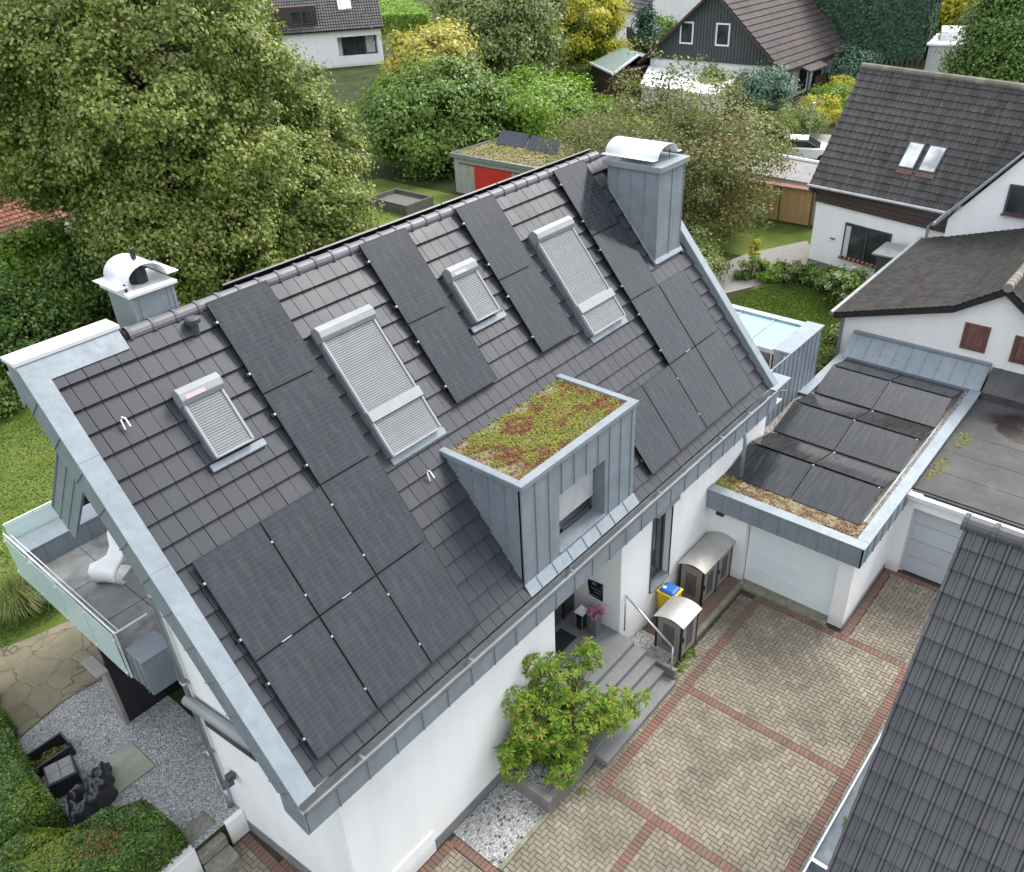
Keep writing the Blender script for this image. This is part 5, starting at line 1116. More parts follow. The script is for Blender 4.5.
# parked white car beyond
Cr = thing('parked_car', (50.6, 14.6, .6), 'white car parked behind the low grey garage', 'car')
b = MB(); O = V((50.6,14.6,.6)); u, v_ = V((.35,-.94,0)).normalized(), V((.94,.35,0)).normalized()
def cp(a, c, z): return O + u*a + v_*c + V((0,0,z))
prf = [(-2.1,.35),(-2.1,.8),(-1.9,.95),(-1.0,1.02),(1.35,1.0),(2.0,.85),(2.15,.6),(2.15,.35)]
b.prism([cp(a,-.88,z) for a, z in prf], v_*1.76); b.build('body', M['white_metal'], Cr, bevel=.06)
b = MB(); b.prism([cp(a,-.74,z) for a, z in ((-1.75,1.0),(-1.35,1.42),(.3,1.45),(1.15,1.0))], v_*1.48); b.build('cabin_glass', M['window'], Cr, bevel=.05)
b = MB(); b.prism([cp(a,-.66,z) for a, z in ((-1.3,1.43),(-1.2,1.5),(.2,1.5),(.35,1.45))], v_*1.32); b.build('roof', M['white_metal'], Cr, bevel=.03)
for a in (-1.3, 1.35):
    for c in (-.9, .72): b = MB(); b.tube([cp(a,c,.34), cp(a,c+.18,.34)], .33, 16); b.build('wheel', M['black'], Cr)
# pale garage top
Bg = thing('garage', (84, 15, .6), 'pale grey garage between the dark conifer hedge and the tall conifer', 'garage')
b = MB(); b.prism([(80.8,16.8,.6),(81.9,12.2,.6),(88,14,.6),(87,18.5,.6)], (0,0,2.9)); b.build('wall', M['beige'], Bg)
b = MB(); b.prism([(80.6,17.0,3.5),(81.8,12.0,3.5),(88.3,13.8,3.5),(87.1,18.8,3.5)], (0,0,.15)); b.prism([(83,16.6,3.65),(83.8,13,3.65),(88,14.2,3.65),(87,17.8,3.65)], (0,0,.7)); b.build('roof', M['white_roof'], Bg)
# ------------------------------------------------------------------ entrance: landing, steps, rail
St = thing('entrance_steps', (7, -.7, 0), 'grey stone steps leading down from the porch to the brick driveway', 'steps')
ys = (-.24, -.54, -.80, -1.05, -1.37)
b = MB(); b.box(5.75, 8.34, -.24, 1.5, .0, .80); b.build('landing', M['step'], St, bevel=.008)
for i in range(4):
    b = MB(); b.box(5.6, 8.40, ys[i+1], ys[i]+.04, -.02, .64-.16*i); b.build('step', M['step'], St, bevel=.01)
b = MB(); b.box(8.42, 8.52, -1.3, .18, 0, .42); b.build('side_kerb', M['concrete'], St, bevel=.006)
b = MB(); b.tube([(8.47,-1.18,0),(8.46,-1.18,1.08)], .022, 8); b.tube([(8.46,-1.18,1.08),(8.48,.14,1.92)], .026, 8); b.tube([(8.48,.14,1.92),(8.48,.14,.8)], .022, 8)
tag(b.build('handrail', M['steel'], origin=(8.47,-.5,0), smooth=True), 'stainless steel handrail sloping down beside the stone steps', 'handrail')
b = MB(); b.box(6.95, 7.6, .9, 1.38, .801, .815); tag(b.build('doormat', M['mat'], origin=(7.2,1.1,.8)), 'black doormat in front of the dark entrance door', 'doormat')
Ln = thing('lantern', (7.92, 1.0, .8), 'white metal garden lantern with pointed roof beside the flower vase', 'lantern')
b = MB()
for (a, c) in ((-.1,-.1),(.08,-.1),(-.1,.08),(.08,.08)): b.box(7.92+a, 7.94+a, 1.0+c, 1.02+c, .8, 1.32)
b.box(7.81, 8.03, .89, 1.11, .8, .83); b.box(7.80, 8.04, .88, 1.12, 1.32, 1.34); b.build('frame', M['gutter'], Ln)
b = MB(); b.prism([(7.79,.87,1.34),(8.05,.87,1.34),(8.05,1.13,1.34),(7.79,1.13,1.34)], (0,0,.01)); n = len(b.v); b.v += [(7.79,.87,1.35),(8.05,.87,1.35),(8.05,1.13,1.35),(7.79,1.13,1.35),(7.92,1.0,1.55)]; b.f += [(n,n+1,n+4),(n+1,n+2,n+4),(n+2,n+3,n+4),(n+3,n,n+4)]; b.build('roof', M['white_metal'], Ln)
MB().box(7.83, 8.01, .91, 1.09, .84, 1.31).build('glass', M['mirrorblack'], Ln)
Vs = thing('flower_vase', (7.98, .65, .8), 'tall grey square vase with pink flowers on the landing', 'plant pot')
b = MB(); b.prism([(7.88,.55,.8),(8.08,.55,.8),(8.08,.75,.8),(7.88,.75,.8)], (0,0,.02)); b.obox((7.87,.54,.82),(.22,0,0),(0,.22,0),(0,0,.56)); b.build('vase', M['vase'], Vs, bevel=.008)
P_, N__, _c = crown_pts((7.98,.65,1.5), (.19,.19,.13), 900, 30, .05, .6); leaves_mesh('flowers', P_, N__, .028, M['pink'], Vs, 1.1)
P_, N__, _c = crown_pts((7.98,.65,1.43), (.16,.16,.10), 300, 30, .05, .5); leaves_mesh('foliage', P_, N__, .035, L['dark'], Vs)
b = MB(); b.prism([(8.345,1.12,2.0),(8.345,.68,2.05),(8.345,.68,1.52),(8.345,1.05,1.55),(8.345,1.08,1.72)], (-.02,0,0)); hn = b.build('house_number_sign', M['mirrorblack'], H)
b = MB(); b.box(8.315, 8.325, .86, .98, 1.93, 1.99); b.box(8.315, 8.325, .74, 1.02, 1.80, 1.815); b.box(8.315, 8.325, .72, .9, 1.72, 1.735); b.box(8.315, 8.325, .72, 1.0, 1.6, 1.615); b.build('sign_relief', M['gutter'], hn)
# planter with shrub
Pb = thing('planter_bed', (4.75,-.45,0), 'concrete-walled planting bed of grey stones beside the entrance steps', 'planter')
b = MB(); b.box(3.98, 4.13, -1.08, .18, -.02, .40); b.box(4.13, 5.58, -1.08, -.93, -.02, .38); b.box(5.45, 5.59, -.93, .18, -.02, .44); b.build('wall', M['concrete'], Pb, bevel=.01)
MB().box(4.13, 5.45, -.93, .18, 0, .3).build('gravel_fill', M['gravel'], Pb)
bsm = simple('bed_stone', (.2,.2,.21), .8, isl=.4)
for _ in range(26):
    x, y = random.uniform(4.2, 5.4), random.uniform(-.85, .1); r = random.uniform(.05, .13)
    MB().lathe((x,y,.28), [(r*.7,0),(r,.04),(r*.6,.1)], 7).build('stone', bsm, Pb)
# bins
def bin_shed(x0, x1, y0, y1, z0, h, label, doors):
    t = thing('bin_shed', ((x0+x1)/2, (y0+y1)/2, z0), label, 'bin shed', 'metal bin sheds by the entrance')
    b = MB(); n = 10; e = .05; pr = []
    for k in range(n+1): a = k/n; pr.append((y0-e+(y1-y0+2*e)*a, z0+h-.03+.16*math.sin(math.pi*(.12+.88*a)) - .05))
    pts = [(x0-e, y, z) for y, z in pr] + [(x0-e, y, z-.02) for y, z in reversed(pr)]
    b.prism(pts, (x1-x0+2*e, 0, 0)); b.build('roof', M['shed_metal'], t, bevel=.004)
    b = MB(); hh = h-.10
    for (x, y) in ((x0,y0),(x1-.05,y0),(x0,y1-.05),(x1-.05,y1-.05)): MB().box(x, x+.05, y, y+.05, z0, z0+hh+.02).build('corner_post', M['black'], t)
    for i in range(1, doors): xm = x0+(x1-x0)*i/doors; MB().box(xm-.03, xm+.03, y0, y0+.04, z0, z0+hh).build('door_post', M['black'], t)
    b = MB(); b.box(x0+.012, x0+.03, y0+.06, y1-.06, z0+.08, z0+hh+.05); side = b.build('side_panel', M['shed_panel'], t)
    for i in range(doors):
        xa, xb = x0+(x1-x0)*i/doors+.04, x0+(x1-x0)*(i+1)/doors-.04
        b = MB(); b.box(xa, xb, y0+.01, y0+.03, z0+.08, z0+hh-.05); do = b.build('door', M['shed_panel'], t)
        b = MB(); xc = (xa+xb)/2
        for p_ in range(-3, 4):
            for q_ in range(12): cx_, cz_ = xc+p_*.045, z0+.28+q_*.058; b.box(cx_-.013, cx_+.013, y0+.004, y0+.012, cz_-.016, cz_+.016)
        b.build('perforation', M['black'], do); MB().box(xa+.03, xa+.05, y0-.02, y0+.01, z0+.55, z0+.70).build('handle', M['black'], do)
    b = MB(); yc = (y0+y1)/2
    for p_ in range(-3, 4):
        for q_ in range(12): cy_, cz_ = yc+p_*.045, z0+.28+q_*.058; b.box(x0+.004, x0+.013, cy_-.013, cy_+.013, cz_-.016, cz_+.016)
    b.build('perforation', M['black'], side); return t
bin_shed(10.9, 12.42, -.60, .10, .11, 1.22, 'long two-door grey metal bin shed with arched roof against the garage', 2)
bin_shed(9.02, 9.78, -1.10, -.38, .11, 1.14, 'small single grey metal bin shed with arched roof beside the handrail', 1)
Rb = thing('recycling_bin', (10.12,-.08,.11), 'yellow wheeled bin with blue lid between the two metal bin sheds', 'bin')
b = MB(); n0 = 0; b.v += [(9.95,-.28,.15),(10.27,-.28,.15),(10.27,.08,.15),(9.95,.08,.15),(9.90,-.34,1.02),(10.33,-.34,1.02),(10.33,.13,1.02),(9.90,.13,1.02)]; b.f += [(3,2,1,0),(4,5,6,7),(0,1,5,4),(1,2,6,5),(2,3,7,6),(3,0,4,7)]; b.box(9.88, 10.35, -.36, .15, 1.0, 1.04); b.build('body', M['yellow_pl'], Rb, bevel=.012)
b = MB(); b.v += [(9.91,-.33,1.04),(10.32,-.33,1.04),(10.32,.12,1.04),(9.91,.12,1.04),(9.96,-.27,1.12),(10.27,-.27,1.12),(10.27,.07,1.12),(9.96,.07,1.12)]; b.f += [(3,2,1,0),(4,5,6,7),(0,1,5,4),(1,2,6,5),(2,3,7,6),(3,0,4,7)]; ld = b.build('lid', M['blue_pl'], Rb, bevel=.03)
MB().lathe((10.04,.0,1.12), [(.05,0),(.05,.006)], 14).build('sticker', M['white_pl'], ld)
for x in (9.96, 10.22): MB().tube([(x,.08,.2),(x+.05,.08,.2)], .09, 12).build('wheel', M['black'], Rb)
b = MB(); b.box(8.7, 9.0, -1.06, -.9, 0, .18); 
# ------------------------------------------------------------------ left garden objects
Rw = MB(); Rw.box(-.44, -.04, 3.44, 3.56, -.03, .62); tag(Rw.build('retaining_wall', M['stucco_old'], origin=(-.2,3.5,0), bevel=.01), 'short white retaining wall stub at the foot of the downpipe', 'wall')
Hw = MB(); Hw.box(-4.2, -1.14, 3.36, 3.56, -.03, .78); tag(Hw.build('garden_wall', M['stucco_old'], origin=(-2.5,3.4,0), bevel=.01), 'low white wall under the clipped hedge', 'wall')
Ls = thing('garden_steps', (-.8, 3.3, 0), 'two mossy stone block steps between the hedge and the white wall stub', 'steps')
for i, (y, z) in enumerate(((2.98, .24), (3.34, .50), (3.66, .66))):
    b = MB(); b.box(-1.12, -.54, y, y+.38, -.03 if i < 1 else z-.26, z); b.build('step', M['old_step'], Ls, bevel=.02)
Bp = thing('planter_box', (-1.93, 7.45, G), 'long black open metal planter with dry leaves on the gravel', 'planter')
b = MB(); b.box(-2.36, -1.5, 7.92, 7.96, G, G+.34); b.box(-2.36, -1.5, 7.46, 7.50, G, G+.30); b.box(-2.36, -2.32, 7.5, 7.92, G, G+.34); b.box(-1.54, -1.5, 7.5, 7.92, G, G+.34); b.build('shell', M['black'], Bp)
P_, N__, _c = crown_pts((-1.93,7.71,G+.14), (.36,.18,.05), 700, 60, .06, .2); leaves_mesh('dry_leaves', P_, N__, .05, L['brown'], Bp)
Sb = thing('storage_box', (-2.0, 6.85, G), 'small black cube table with grey tiled lid beside the hedge', 'table')
rot = V((.97,-.24,0)); rp2 = V((.24,.97,0)); O = V((-2.32,6.68,G))
b = MB(); b.obox(O, rot*.56, rp2*.56, V((0,0,.46))); b.build('body', M['black'], Sb, bevel=.01)
b = MB()
for i in range(2):
    for j in range(2): b.obox(O+rot*(.035+i*.25)+rp2*(.035+j*.25)+V((0,0,.46)), rot*.24, rp2*.24, V((0,0,.02)))
b.build('tiled_lid', M['cushion'], Sb, bevel=.004)
# covered barbecue: a crumpled cloth over a box
cv = MB(); nx, ny = 40, 30; O = V((-2.35,5.55,G)); 
for j in range(ny+1):
    for i in range(nx+1):
        a, c = i/nx*2-1, j/ny*2-1; r = max(abs(a), abs(c)); top = .5 if r < .72 else .5*(1-(r-.72)/.28)**.5
        z = max(0, top) + .05*math.sin(a*7+c*3)*math.sin(c*6-a*2) + .03*math.sin(a*17+c*11); z -= .22*max(0, 1-((a+.25)**2+(c-.1)**2)*6)
        k = 1+.08*math.sin(9*math.atan2(c, a)); cv.v.append((O.x+.50+a*.50*k+.15*c, O.y+.42+c*.40*k+.12*a, G+max(0.01, z)))
for j in range(ny):
    for i in range(nx): q = j*(nx+1)+i; cv.f.append((q, q+1, q+nx+2, q+nx+1))
tag(cv.build('covered_barbecue', M['tarp'], origin=(-1.85,5.95,G), smooth=True, fix=False), 'barbecue under a crumpled black cover behind the clipped hedge', 'barbecue')
b = MB(); b.obox((-2.28,8.25,G+.02),(.3,-.03,0),(0,.14,0),(0,0,.03)); 
# clipped hedges
def hedge(name, poly, z0, z1, n, size, mat, label, mats=(), group=None):
    """leaf-covered clipped body: polygon footprint"""
    cx = sum(p[0] for p in poly)/len(poly); cy = sum(p[1] for p in poly)/len(poly)
    t = thing(name, (cx, cy, z0), label, 'hedge', group)
    ar = []; per = []; k = len(poly)
    for i in range(k): a, c = poly[i], poly[(i+1)%k]; per.append(math.dist(a, c))
    A_ = abs(sum(poly[i][0]*poly[(i+1)%k][1]-poly[(i+1)%k][0]*poly[i][1] for i in range(k)))/2; S_ = sum(per)*(z1-z0)
    def inside(x, y):
        r = False
        for i in range(k):
            a, c = poly[i], poly[(i+1)%k]
            if (a[1] > y) != (c[1] > y) and x < (c[0]-a[0])*(y-a[1])/(c[1]-a[1])+a[0]: r = not r
        return r
    P, Nn = [], []; x0, x1 = min(p[0] for p in poly), max(p[0] for p in poly); y0, y1 = min(p[1] for p in poly), max(p[1] for p in poly)
    bump = lambda x, y: .06*math.sin(x*3.1+1)*math.sin(y*2.7) + .03*math.sin(x*9)*math.sin(y*8+1)
    def edged(x, y): return min(abs((c[0]-a[0])*(a[1]-y)-(a[0]-x)*(c[1]-a[1]))/math.dist(a, c) for a, c in ((poly[i], poly[(i+1)%k]) for i in range(k)))
    while len(P) < n*A_/(A_+S_):
        x, y = random.uniform(x0, x1), random.uniform(y0, y1)
        if inside(x, y):
            e = edged(x, y); P.append((x, y, z1 + bump(x, y) - .12*math.exp(-e*9) - abs(random.gauss(0, .035)) )); Nn.append((random.gauss(0,.4), random.gauss(0,.4), 1))
    while len(P) < n:
        i = random.choices(range(k), per)[0]; a, c = poly[i], poly[(i+1)%k]; u = random.random(); z = random.uniform(z0, z1-.05); nx_, ny_ = (c[1]-a[1])/per[i], -(c[0]-a[0])/per[i]
        if inside((a[0]+c[0])/2+nx_*.01, (a[1]+c[1])/2+ny_*.01): nx_, ny_ = -nx_, -ny_
        d = random.gauss(-.03, .04) + .05*math.sin(u*per[i]*3+z*2) - .06*max(0, (z-(z1-.3))/.3); P.append((a[0]+(c[0]-a[0])*u+nx_*d, a[1]+(c[1]-a[1])*u+ny_*d, z)); Nn.append((nx_+random.gauss(0,.4), ny_+random.gauss(0,.4), .3+random.gauss(0,.4)))
    P, Nn = np.array(P), np.array(Nn)
    core = MB(); ins = .10; cc_ = V((cx, cy, 0)); core.prism([tuple(V((p[0],p[1],z0)) + (cc_-V((p[0],p[1],0))).normalized()*ins*1.3 + V((0,0,0))) for p in poly], (0,0,z1-z0-.28)); core.build('hedge_core', L['dark'], t)
    left = np.ones(len(P), bool)
    for (cxy, rr, m_, nm, dens) in mats:
        sel = left & (np.hypot(P[:,0]-cxy[0], P[:,1]-cxy[1]) + rng.normal(size=len(P))*rr*.25 < rr) & (rng.uniform(size=len(P)) < dens); leaves_mesh(nm, P[sel]+np.array([0,0,.015]), Nn[sel], size, m_, t, 1.5); left &= ~sel
    leaves_mesh('foliage', P[left], Nn[left], size, mat, t, 1.5); return t
hedge('clipped_hedge', [(-1.22,3.5),(-1.30,4.55),(-1.9,4.95),(-2.45,5.05),(-3.0,5.8),(-4.4,5.6),(-4.4,3.4)], G, 1.55, 52000, .038, L['hedge'], 'low clipped hedge block with red-tinged patch above the white wall',
      [((-2.35,4.25), .36, L['red'], 'red_leaves', .10), ((-2.95,5.1), .42, L['hedge_y'], 'yellow_leaves', .6), ((-3.2,4.4), .5, L['hedge_y'], 'yellow_leaves', .35)])
hedge('clipped_hedge', [(-2.42,5.9),(-2.35,7.4),(-2.15,8.9),(-1.9,10.6),(-3.6,11.2),(-4.6,5.9)], G, 1.5, 46000, .04, L['hedge'], 'leafy green hedge running beside the gravel and stone patio', [((-2.6,6.3), .4, L['hedge_y'], 'yellow_leaves', .4)])
hedge('clipped_hedge', [(90,88),(99,96.5),(113,122),(104,124),(84,98)], .6, 2.9, 22000, .30, L['bright'], 'long bright green clipped hedge beyond the gardens by the road')
hedge('clipped_hedge', [(60.5,44.5),(67,43.0),(68.5,47),(60,50)], .6, 2.2, 9000, .16, L['dark'], 'dark low hedge between the olive tree and the green-roofed shed')
hedge('dark_conifer_hedge', [(78.5,21.6),(79.8,16.9),(86,18),(92,26),(86,32),(80,29)], 2.4, 10.5, 60000, .22, L['conifer'], 'tall dark blue-green conifer hedge with bare trunks below')
b = MB()
for i in range(11):
    t_ = i/10; x, y = 79.2+t_*1.0, 21.4-4.2*t_; b.tube([(x+.8,y,.5),(x+.7,y+.1,3)], .1, 6)
b.build('trunk', M['bark'], bpy.data.objects.get('dark_conifer_hedge'), fix=False)

# ------------------------------------------------------------------ trees and shrubs
tree('oak_tree', (17,31,.6), (14.6,29.6,9.8), (6.9,7.2,5.3), 240000, .112, L['oak'], 'huge spreading olive-green oak filling the garden behind the house', nc=1400, cr=.62, trunk=.42, nl=60, inner=.62, lump=.32,
     extra=[((13.2,26.4,5.4),(3.5,3.3,3.3),44000,L['oak'],'crown'), ((21.4,29.5,5.0),(4.1,4.2,4.2),60000,L['oak'],'crown'), ((12.8,24.8,4.2),(3.2,3.0,3.0),34000,L['oak'],'crown'), ((18.5,25.5,3.8),(3.6,3,3.0),40000,L['oak'],'crown'), ((16.8,28.0,5.6),(4.6,4.2,4.0),60000,L['oak'],'crown')])
tree('leafy_tree', (36.5,34.5,.6), (37.6,34.9,3.7), (4.6,4.6,3.5), 70000, .16, L['dark'], 'dense dark green leafy tree behind the red-panelled shed', nc=170, cr=1.2, trunk=.22)
tree('yellow_tipped_shrub', (52.5,49,.6), (50.6,47.2,3.2), (4.0,4.0,2.6), 16000, .22, L['olive'], 'tall shrub with upright golden-yellow tips behind the dark leafy tree', 'shrub', nc=70, cr=1.0, trunk=.1, extra=[((50.2,47.2,5.0),(3.8,3.6,2.1),17000,L['gold'],'golden_tips')])
tree('olive_green_tree', (57.5,46.5,.6), (60.0,47.8,5.3), (5.8,5.2,4.9), 62000, .19, L['olive'], 'broad grey-olive tree between the golden shrub and the yellow tree', nc=200, cr=1.4, trunk=.28)
tree('yellow_tree', (70,49.5,.6), (68.6,47.6,5.4), (5.6,5.4,5.2), 42000, .19, L['yellow'], 'bright yellow autumn tree in front of the white houses', nc=120, cr=1.1, trunk=.2, lump=.4, extra=[((71.0,47.0,3.2),(3.2,3.2,3.0),12000,L['bright'],'weeping_leaves')])
tree('bright_green_tree', (43.6,30,.6), (43.6,29.9,3.4), (3.7,3.5,2.9), 42000, .15, L['bright'], 'fresh bright green bushy tree beyond the planted shed roof', nc=90, cr=1.0, trunk=.14)
shrub('bright_shrub', (41.0,21.6,2.2), (3.0,2.8,1.9), 18000, .13, L['bright'], 'light green bush just past the ridge beside the big chimney')
tree('sparse_autumn_tree', (34,13.6,.6), (33.4,13.6,4.1), (4.8,4.8,3.6), 40000, .095, L['brown'], 'sparse brown-green fruit tree behind the big zinc chimney', nc=240, cr=1.0, trunk=.16, nl=22, inner=.3, lump=.35, extra=[((36.0,18.0,3.2),(4.4,4.2,2.4),30000,L['brown'],'crown')])
tree('half_bare_tree', (44.5,21.0,.6), (44.5,21.2,4.6), (3.0,3.0,3.4), 3000, .14, L['brown'], 'half bare tree with thin twigs in front of the white flat roof', nc=150, cr=.6, trunk=.12, nl=34, inner=.2)
tree('autumn_bush', (45,16,.6), (44.5,16.0,2.4), (3.2,3.2,1.7), 13000, .15, L['brown'], 'brown-green tangled bush in front of the grey-green conifer', 'shrub', nc=90, cr=.8, trunk=.08)
tree('tall_conifer', (67.5,8.3,.6), (67.5,8.1,6.2), (4.1,4.1,6.2), 80000, .14, L['conifer2'], 'tall feathery green conifer above the old tiled ridge', nc=320, cr=1.0, trunk=.2, shape='cone', nl=5)
shrub('ball_juniper', (75.2,20.8,2.0), (1.7,1.7,1.7), 12000, .14, L['juniper'], 'pale grey-green clipped juniper at the end of the brown roof')
shrub('ball_juniper', (60.6,22.1,2.3), (1.9,1.9,1.9), 12000, .13, L['juniper'], 'blue-green round juniper in front of the dark-gabled house corner')
shrub('olive_bush', (62.5,27.2,2.0), (2.2,2.0,1.6), 9000, .14, L['olive'], 'olive bush against the white wall under the dark gable')
shrub('round_bush', (5.9,27.0,2.3), (2.0,1.9,2.1), 22000, .10, L['hedge'], 'rounded dense green bush at the far edge of the back lawn')
shrub('leafy_bush', (9.6,33.0,2.3), (2.8,2.2,1.8), 20000, .15, L['bright'], 'bright green bush in front of the terracotta roof')
shrub('dark_bush', (11.4,30.6,2.2), (2.3,2.0,2.1), 16000, .12, L['dark'], 'dark green bush under the oak beside the small chimney')
shrub('shade_bush', (8.0,32.0,1.4), (2.4,2.0,1.3), 12000, .12, L['dark'], 'low dark bush between the rounded bush and the bright bush')
shrub('low_bush', (3.0,25.0,1.4), (1.8,1.4,1.1), 9000, .10, L['hedge'], 'low hedge-like bush beside the lawn behind the gable')
tree('background_tree', (24,60,.6), (23,61,5.5), (6.5,5.5,5.5), 26000, .24, L['dark'], 'dark tree standing behind the oak near the terracotta roof', nc=90, cr=1.6, trunk=.25)
tree('background_tree', (95,14,.6), (96,18,5.5), (5,5,5.5), 14000, .28, L['yellow'], 'yellowish tree peeping between the two conifers', nc=60, cr=1.6, trunk=.25)
tree('background_tree', (92,8,.6), (93,9,5.0), (6,6,5.5), 14000, .28, L['olive'], 'dull green tree behind the tall feathery conifer', nc=60, cr=1.6, trunk=.25)
shrub('dark_fir', (74,41.5,3.2), (1.9,1.9,2.9), 9000, .16, L['conifer'], 'small dark fir beside the roof of the dark-gabled house', shape='cone')
shrub('green_bush', (79,41.5,2.8), (3.2,3.0,2.4), 10000, .18, L['dark'], 'green bush between the white houses and the dark gable')
for i, (x, y, z, r, k, lab) in enumerate(((56.5,17.6,1.6,1.9,'olive','grey-green flowering bush beside the pale lamp post'), (61.5,18.2,1.4,1.8,'yellow','yellow-green ground shrub near the brown bench'), (66.5,19.2,1.3,1.9,'bright','lime green low shrub along the entrance path'), (71.5,20.4,1.5,1.2,'yellow','small yellow bush beside the clipped juniper'), (58.8,20.6,1.4,1.7,'olive','brownish low bush by the entrance of the dark-gabled house'), (53.0,19.0,1.5,2.1,'olive','spreading olive bush behind the low grey garage'), (64.8,16.4,1.3,2.0,'bright','light green shrub beside the old tiled roof verge'))):
    shrub('garden_bush', (x,y,z), (r,r,r*.55), 8000, .085, L[k], lab, group='bushes in the front garden beyond')
shrub('rose_bush', (63.3,19.8,1.3), (1.1,1.1,.6), 1500, .10, L['pink'], 'pinkish flowering plant in the middle of the front garden')
shrub('red_maple', (42.3,15.0,3.0), (1.3,1.1,.8), 2600, .12, L['red'], 'small red-leaved bush showing through the sparse autumn tree')
shrub('wall_shrub', (28.3,10.0,1.5), (1.9,1.6,1.2), 12000, .09, L['olive'], 'green shrub just outside the far verge below the big chimney')
shrub('wall_shrub', (26.0,12.5,1.7), (2.2,1.8,1.4), 12000, .10, L['olive'], 'dull green shrub behind the ridge end and zinc chimney')
# flower bed by the little lawn
for i, (x, y, k, lab) in enumerate(((30.6,8.0,'dark','dark leafy perennial at the near end of the flower bed'), (30.9,7.2,'bright','pale green leafy perennial in the flower bed'), (31.2,6.2,'olive','grey-green perennial in the middle of the flower bed'), (31.4,5.3,'dark','dark green low perennial near the white house wall'), (31.2,4.5,'olive','greyish spreading perennial beside the hydrangea'))):
    shrub('flower_bed_plant', (x,y,1.05), (.65,.6,.5), 2600, .07, L[k], lab, group='perennials in the curved flower bed')
shrub('yellow_flower', (31.6,8.4,1.5), (.25,.25,.8), 900, .07, L['yellow'], 'upright yellow flowering plant at the path corner')
hy = shrub('hydrangea', (30.2,3.3,1.35), (.8,1.0,.85), 5000, .09, L['dark'], 'hydrangea with creamy flower heads at the corner of the outbuilding')
for _ in range(14):
    a, e = random.uniform(0, 6.28), random.uniform(-.1, 1.2); c = (30.2+.8*math.cos(a)*math.cos(e)-.1, 3.3+1.0*math.sin(a)*math.cos(e), 1.35+.85*math.sin(e)); P_, N__, _c = crown_pts(c, (.13,.13,.1), 130, 20, .03, .6); leaves_mesh('flower_head', P_, N__, .05, M['cream'], hy, 1.1)
shrub('climber', (23.9,1.5,1.6), (.5,.5,1.1), 2600, .07, L['olive'], 'yellowish climbing plant at the outbuilding wall corner')
# foreground shrub in the planter
P4 = [((4.05,-.25,1.1),(.45,.35,.75),560), ((4.7,-.9,.75),(.5,.35,.4),420), ((5.0,-.5,.6),(.5,.4,.35),300), ((4.9,-.2,1.25),(.8,.6,.75),1450), ((5.6,-.75,1.2),(.85,.65,.6),1550), ((4.35,.0,.85),(.4,.35,.5),520), ((5.5,-.1,1.9),(.8,.5,.7),1050), ((6.35,-.35,2.05),(.3,.3,.5),300), ((6.2,-1.05,1.0),(.6,.4,.5),760), ((4.7,-.05,2.0),(.35,.3,.3),240), ((5.0,.0,2.75),(.22,.2,.3),130), ((4.35,-.05,2.25),(.3,.25,.3),170), ((4.2,-.25,1.7),(.2,.2,.25),110), ((6.9,-1.35,.9),(.35,.2,.25),120)]
Fs = thing('rhododendron', (4.95,-.4,.3), 'large leafy shrub with yellow-green and reddish leaf tips beside the entrance steps', 'shrub')
AP, AN, CC = [], [], []
for c, r, n in P4:
    # leaf whorls at shoot tips
    nt_ = n//11; d = sph(nt_*2); d = d[d[:,2] > -.7][:nt_]; tips = np.array(c) + d*np.array(r)*(.35+.65*rng.uniform(size=(len(d),1))**.5)
    CC.append(tips)
    for tp, dd in zip(tips, d):
        ax = dd*.6+np.array([0,0,.8])+rng.normal(size=3)*.25; ax /= np.linalg.norm(ax)
        s1 = np.cross(ax, [0,0,1.0]) + rng.normal(size=3)*.01; s1 /= np.linalg.norm(s1); s2 = np.cross(ax, s1); m_ = rng.integers(7, 12); a0 = rng.uniform(0, 6.28)
        for q in range(m_):
            an = a0+q*6.28/m_+rng.uniform(-.25,.25); out = s1*math.cos(an)+s2*math.sin(an); dr = out*rng.uniform(.8,1)+ax*rng.uniform(-.35,.35); dr /= np.linalg.norm(dr)
            AP.append(tp+dr*.075+ax*rng.uniform(-.03,.02)); AN.append((dr, ax-out*.2))
AP = np.array(AP); T_ = np.array([a for a, _ in AN]); Nf = np.array([b for _, b in AN])
def oriented_leaves(name, P, T, Nn, L_, W_2, mat, parent):
    Nn = Nn - (Nn*T).sum(1, keepdims=True)*T; Nn /= np.linalg.norm(Nn, axis=1, keepdims=True); B = np.cross(Nn, T); n = len(P)
    s = rng.uniform(.75, 1.25, size=(n,1)); a = T*L_*s*.5; c = B*W_2*s*.5; dn = Nn*L_*s*.10
    v = np.stack([P-a-dn*.2, P-a*.1+c+dn*.4, P+a*.55+c*.75, P+a-dn*1.4, P+a*.55-c*.75, P-a*.1-c+dn*.4], 1).reshape(-1,3)
    mb = MB(); v = v; mb.v = [tuple(x) for x in v]; mb.f = [f for i in range(n) for f in ((6*i,6*i+1,6*i+2,6*i+3),(6*i,6*i+3,6*i+4,6*i+5))]
    return mb.build(name, mat, parent, fix=False)
sel = rng.uniform(size=len(AP)) < .012
oriented_leaves('foliage', AP[~sel], T_[~sel], Nf[~sel], .135, .045, L['fg'], Fs); oriented_leaves('red_leaves', AP[sel], T_[sel], Nf[sel], .12, .04, L['red'], Fs)
mb = MB(); CCa = np.concatenate(CC); base = V((4.9,-.35,.3))
for k in range(150):
    e = V(CCa[rng.integers(len(CCa))]); mid = base.lerp(e, .55)+V((0,0,.12)); s0_ = base+V((random.uniform(-.18,.18), random.uniform(-.15,.15), 0)); mb.tube([s0_, s0_.lerp(mid,.5), mid, e], [.016,.013,.009,.005], 5, cap=False)
mb.build('stem', M['bark'], Fs, fix=False)
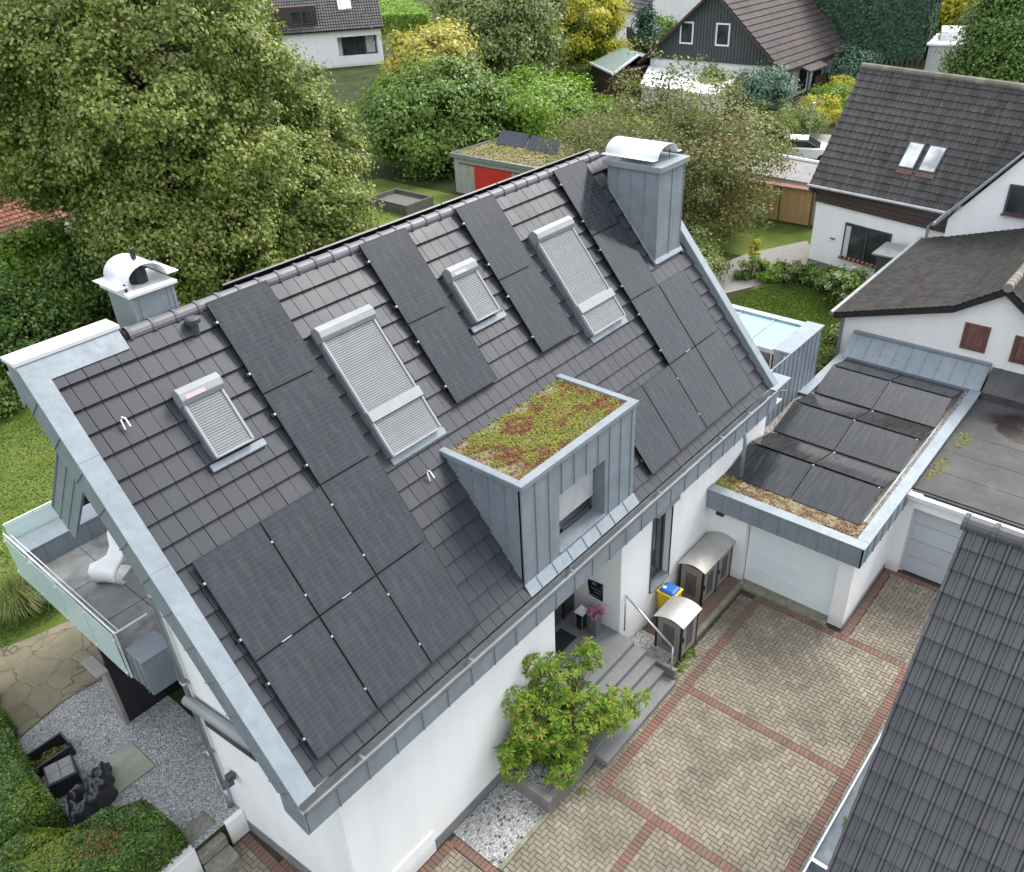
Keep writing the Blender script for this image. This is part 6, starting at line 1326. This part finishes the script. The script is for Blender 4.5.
# ornamental grass
def tuft(name, c, n, h, spread, mat, label, cat, kind=None, wid=.012):
    mb = MB(); c = V(c)
    for _ in range(n):
        a = random.uniform(0, 6.28); r = random.uniform(0, .12); l = h*random.uniform(.6, 1.15); lean = random.uniform(.2, 1)*spread; d = V((math.cos(a), math.sin(a), 0)); p = V((-d.y, d.x, 0))*wid
        pts = [c+d*r, c+d*(r+lean*.25)+V((0,0,l*.5)), c+d*(r+lean*.65)+V((0,0,l*.8)), c+d*(r+lean)+V((0,0,l*.62))]; n0 = len(mb.v)
        for i, q in enumerate(pts): w_ = p*(1-i*.3); mb.v += [tuple(q-w_), tuple(q+w_)]
        mb.f += [(n0,n0+1,n0+3,n0+2),(n0+2,n0+3,n0+5,n0+4),(n0+4,n0+5,n0+7,n0+6)]
    o = mb.build(name, mat, None, origin=tuple(c), fix=False); return tag(o, label, cat, kind=kind)
for k, (c, lab) in enumerate((((-.35,12.7,G),'arching ornamental grass clump beside the terrace glass railing'), ((.55,12.6,G),'arching ornamental grass clump beneath the balcony corner'), ((-1.4,13.6,G),'pale seed-headed ornamental grass at the edge of the lawn'))):
    tuft('ornamental_grass', c, 900, 1.25, 1.0, L['grassblade'], lab, 'grass clump')
# small weeds in joints and turf blades
P_ = np.stack([rng.uniform(-8, 7, 90000), rng.uniform(8.9, 27, 90000), np.full(90000, G+.02)], 1)
keep = ~((P_[:,0] < .6) & (P_[:,1] < 12.0)) ; P_ = P_[keep]
leaves_mesh_ = leaves_mesh('turf', P_, rng.normal(size=P_.shape)*np.array([1,1,.12])+np.array([0,0,.02]), .03, L['turf'], None, 1.8, (0,18,G)); tag(leaves_mesh_, kind='stuff')
P_ = np.stack([rng.uniform(24.3, 31.2, 50000), rng.uniform(1.2, 7.4, 50000), np.full(50000, G+.02)], 1); keep = ((P_[:,0]-26.5)/5.5)**2+((P_[:,1]-3.6)/4.4)**2 < 1; o = leaves_mesh('turf', P_[keep], rng.normal(size=(keep.sum(),3))*np.array([1,1,.12]), .03, L['turf'], None, 1.8, (27,4,G)); tag(o, kind='stuff')
wd = []
for _ in range(16):
    if random.random() < .8: c = (random.uniform(8.3, 9.6), random.uniform(-1.28,-1.05), .01)
    else: c = (random.uniform(4.0, 6.5), random.uniform(-1.4,-1.1), .01)
    d = sph(26); wd.append(np.array(c)+np.abs(d)*np.array([.09,.06,.05])*np.sign(d+1e-9)*np.array([1,1,0])+np.abs(d)*np.array([0,0,.06]))
wd = np.concatenate(wd); o = leaves_mesh('weeds', wd, rng.normal(size=wd.shape)+np.array([0,0,1]), .035, L['bright'], None, 1.8, (7,-1.2,0)); tag(o, kind='stuff')
# fallen leaves on bed and gravel
P_ = np.stack([rng.uniform(2.5, 3.95, 60), rng.uniform(-1.0, .15, 60), np.full(60, .03)], 1); o = leaves_mesh('leaf_litter', P_, rng.normal(size=P_.shape)*.3+np.array([0,0,1]), .045, simple('dry_leaf', (.09,.055,.035), .8, isl=.5), None, 1.5, (3.2,-.4,0)); tag(o, kind='stuff')
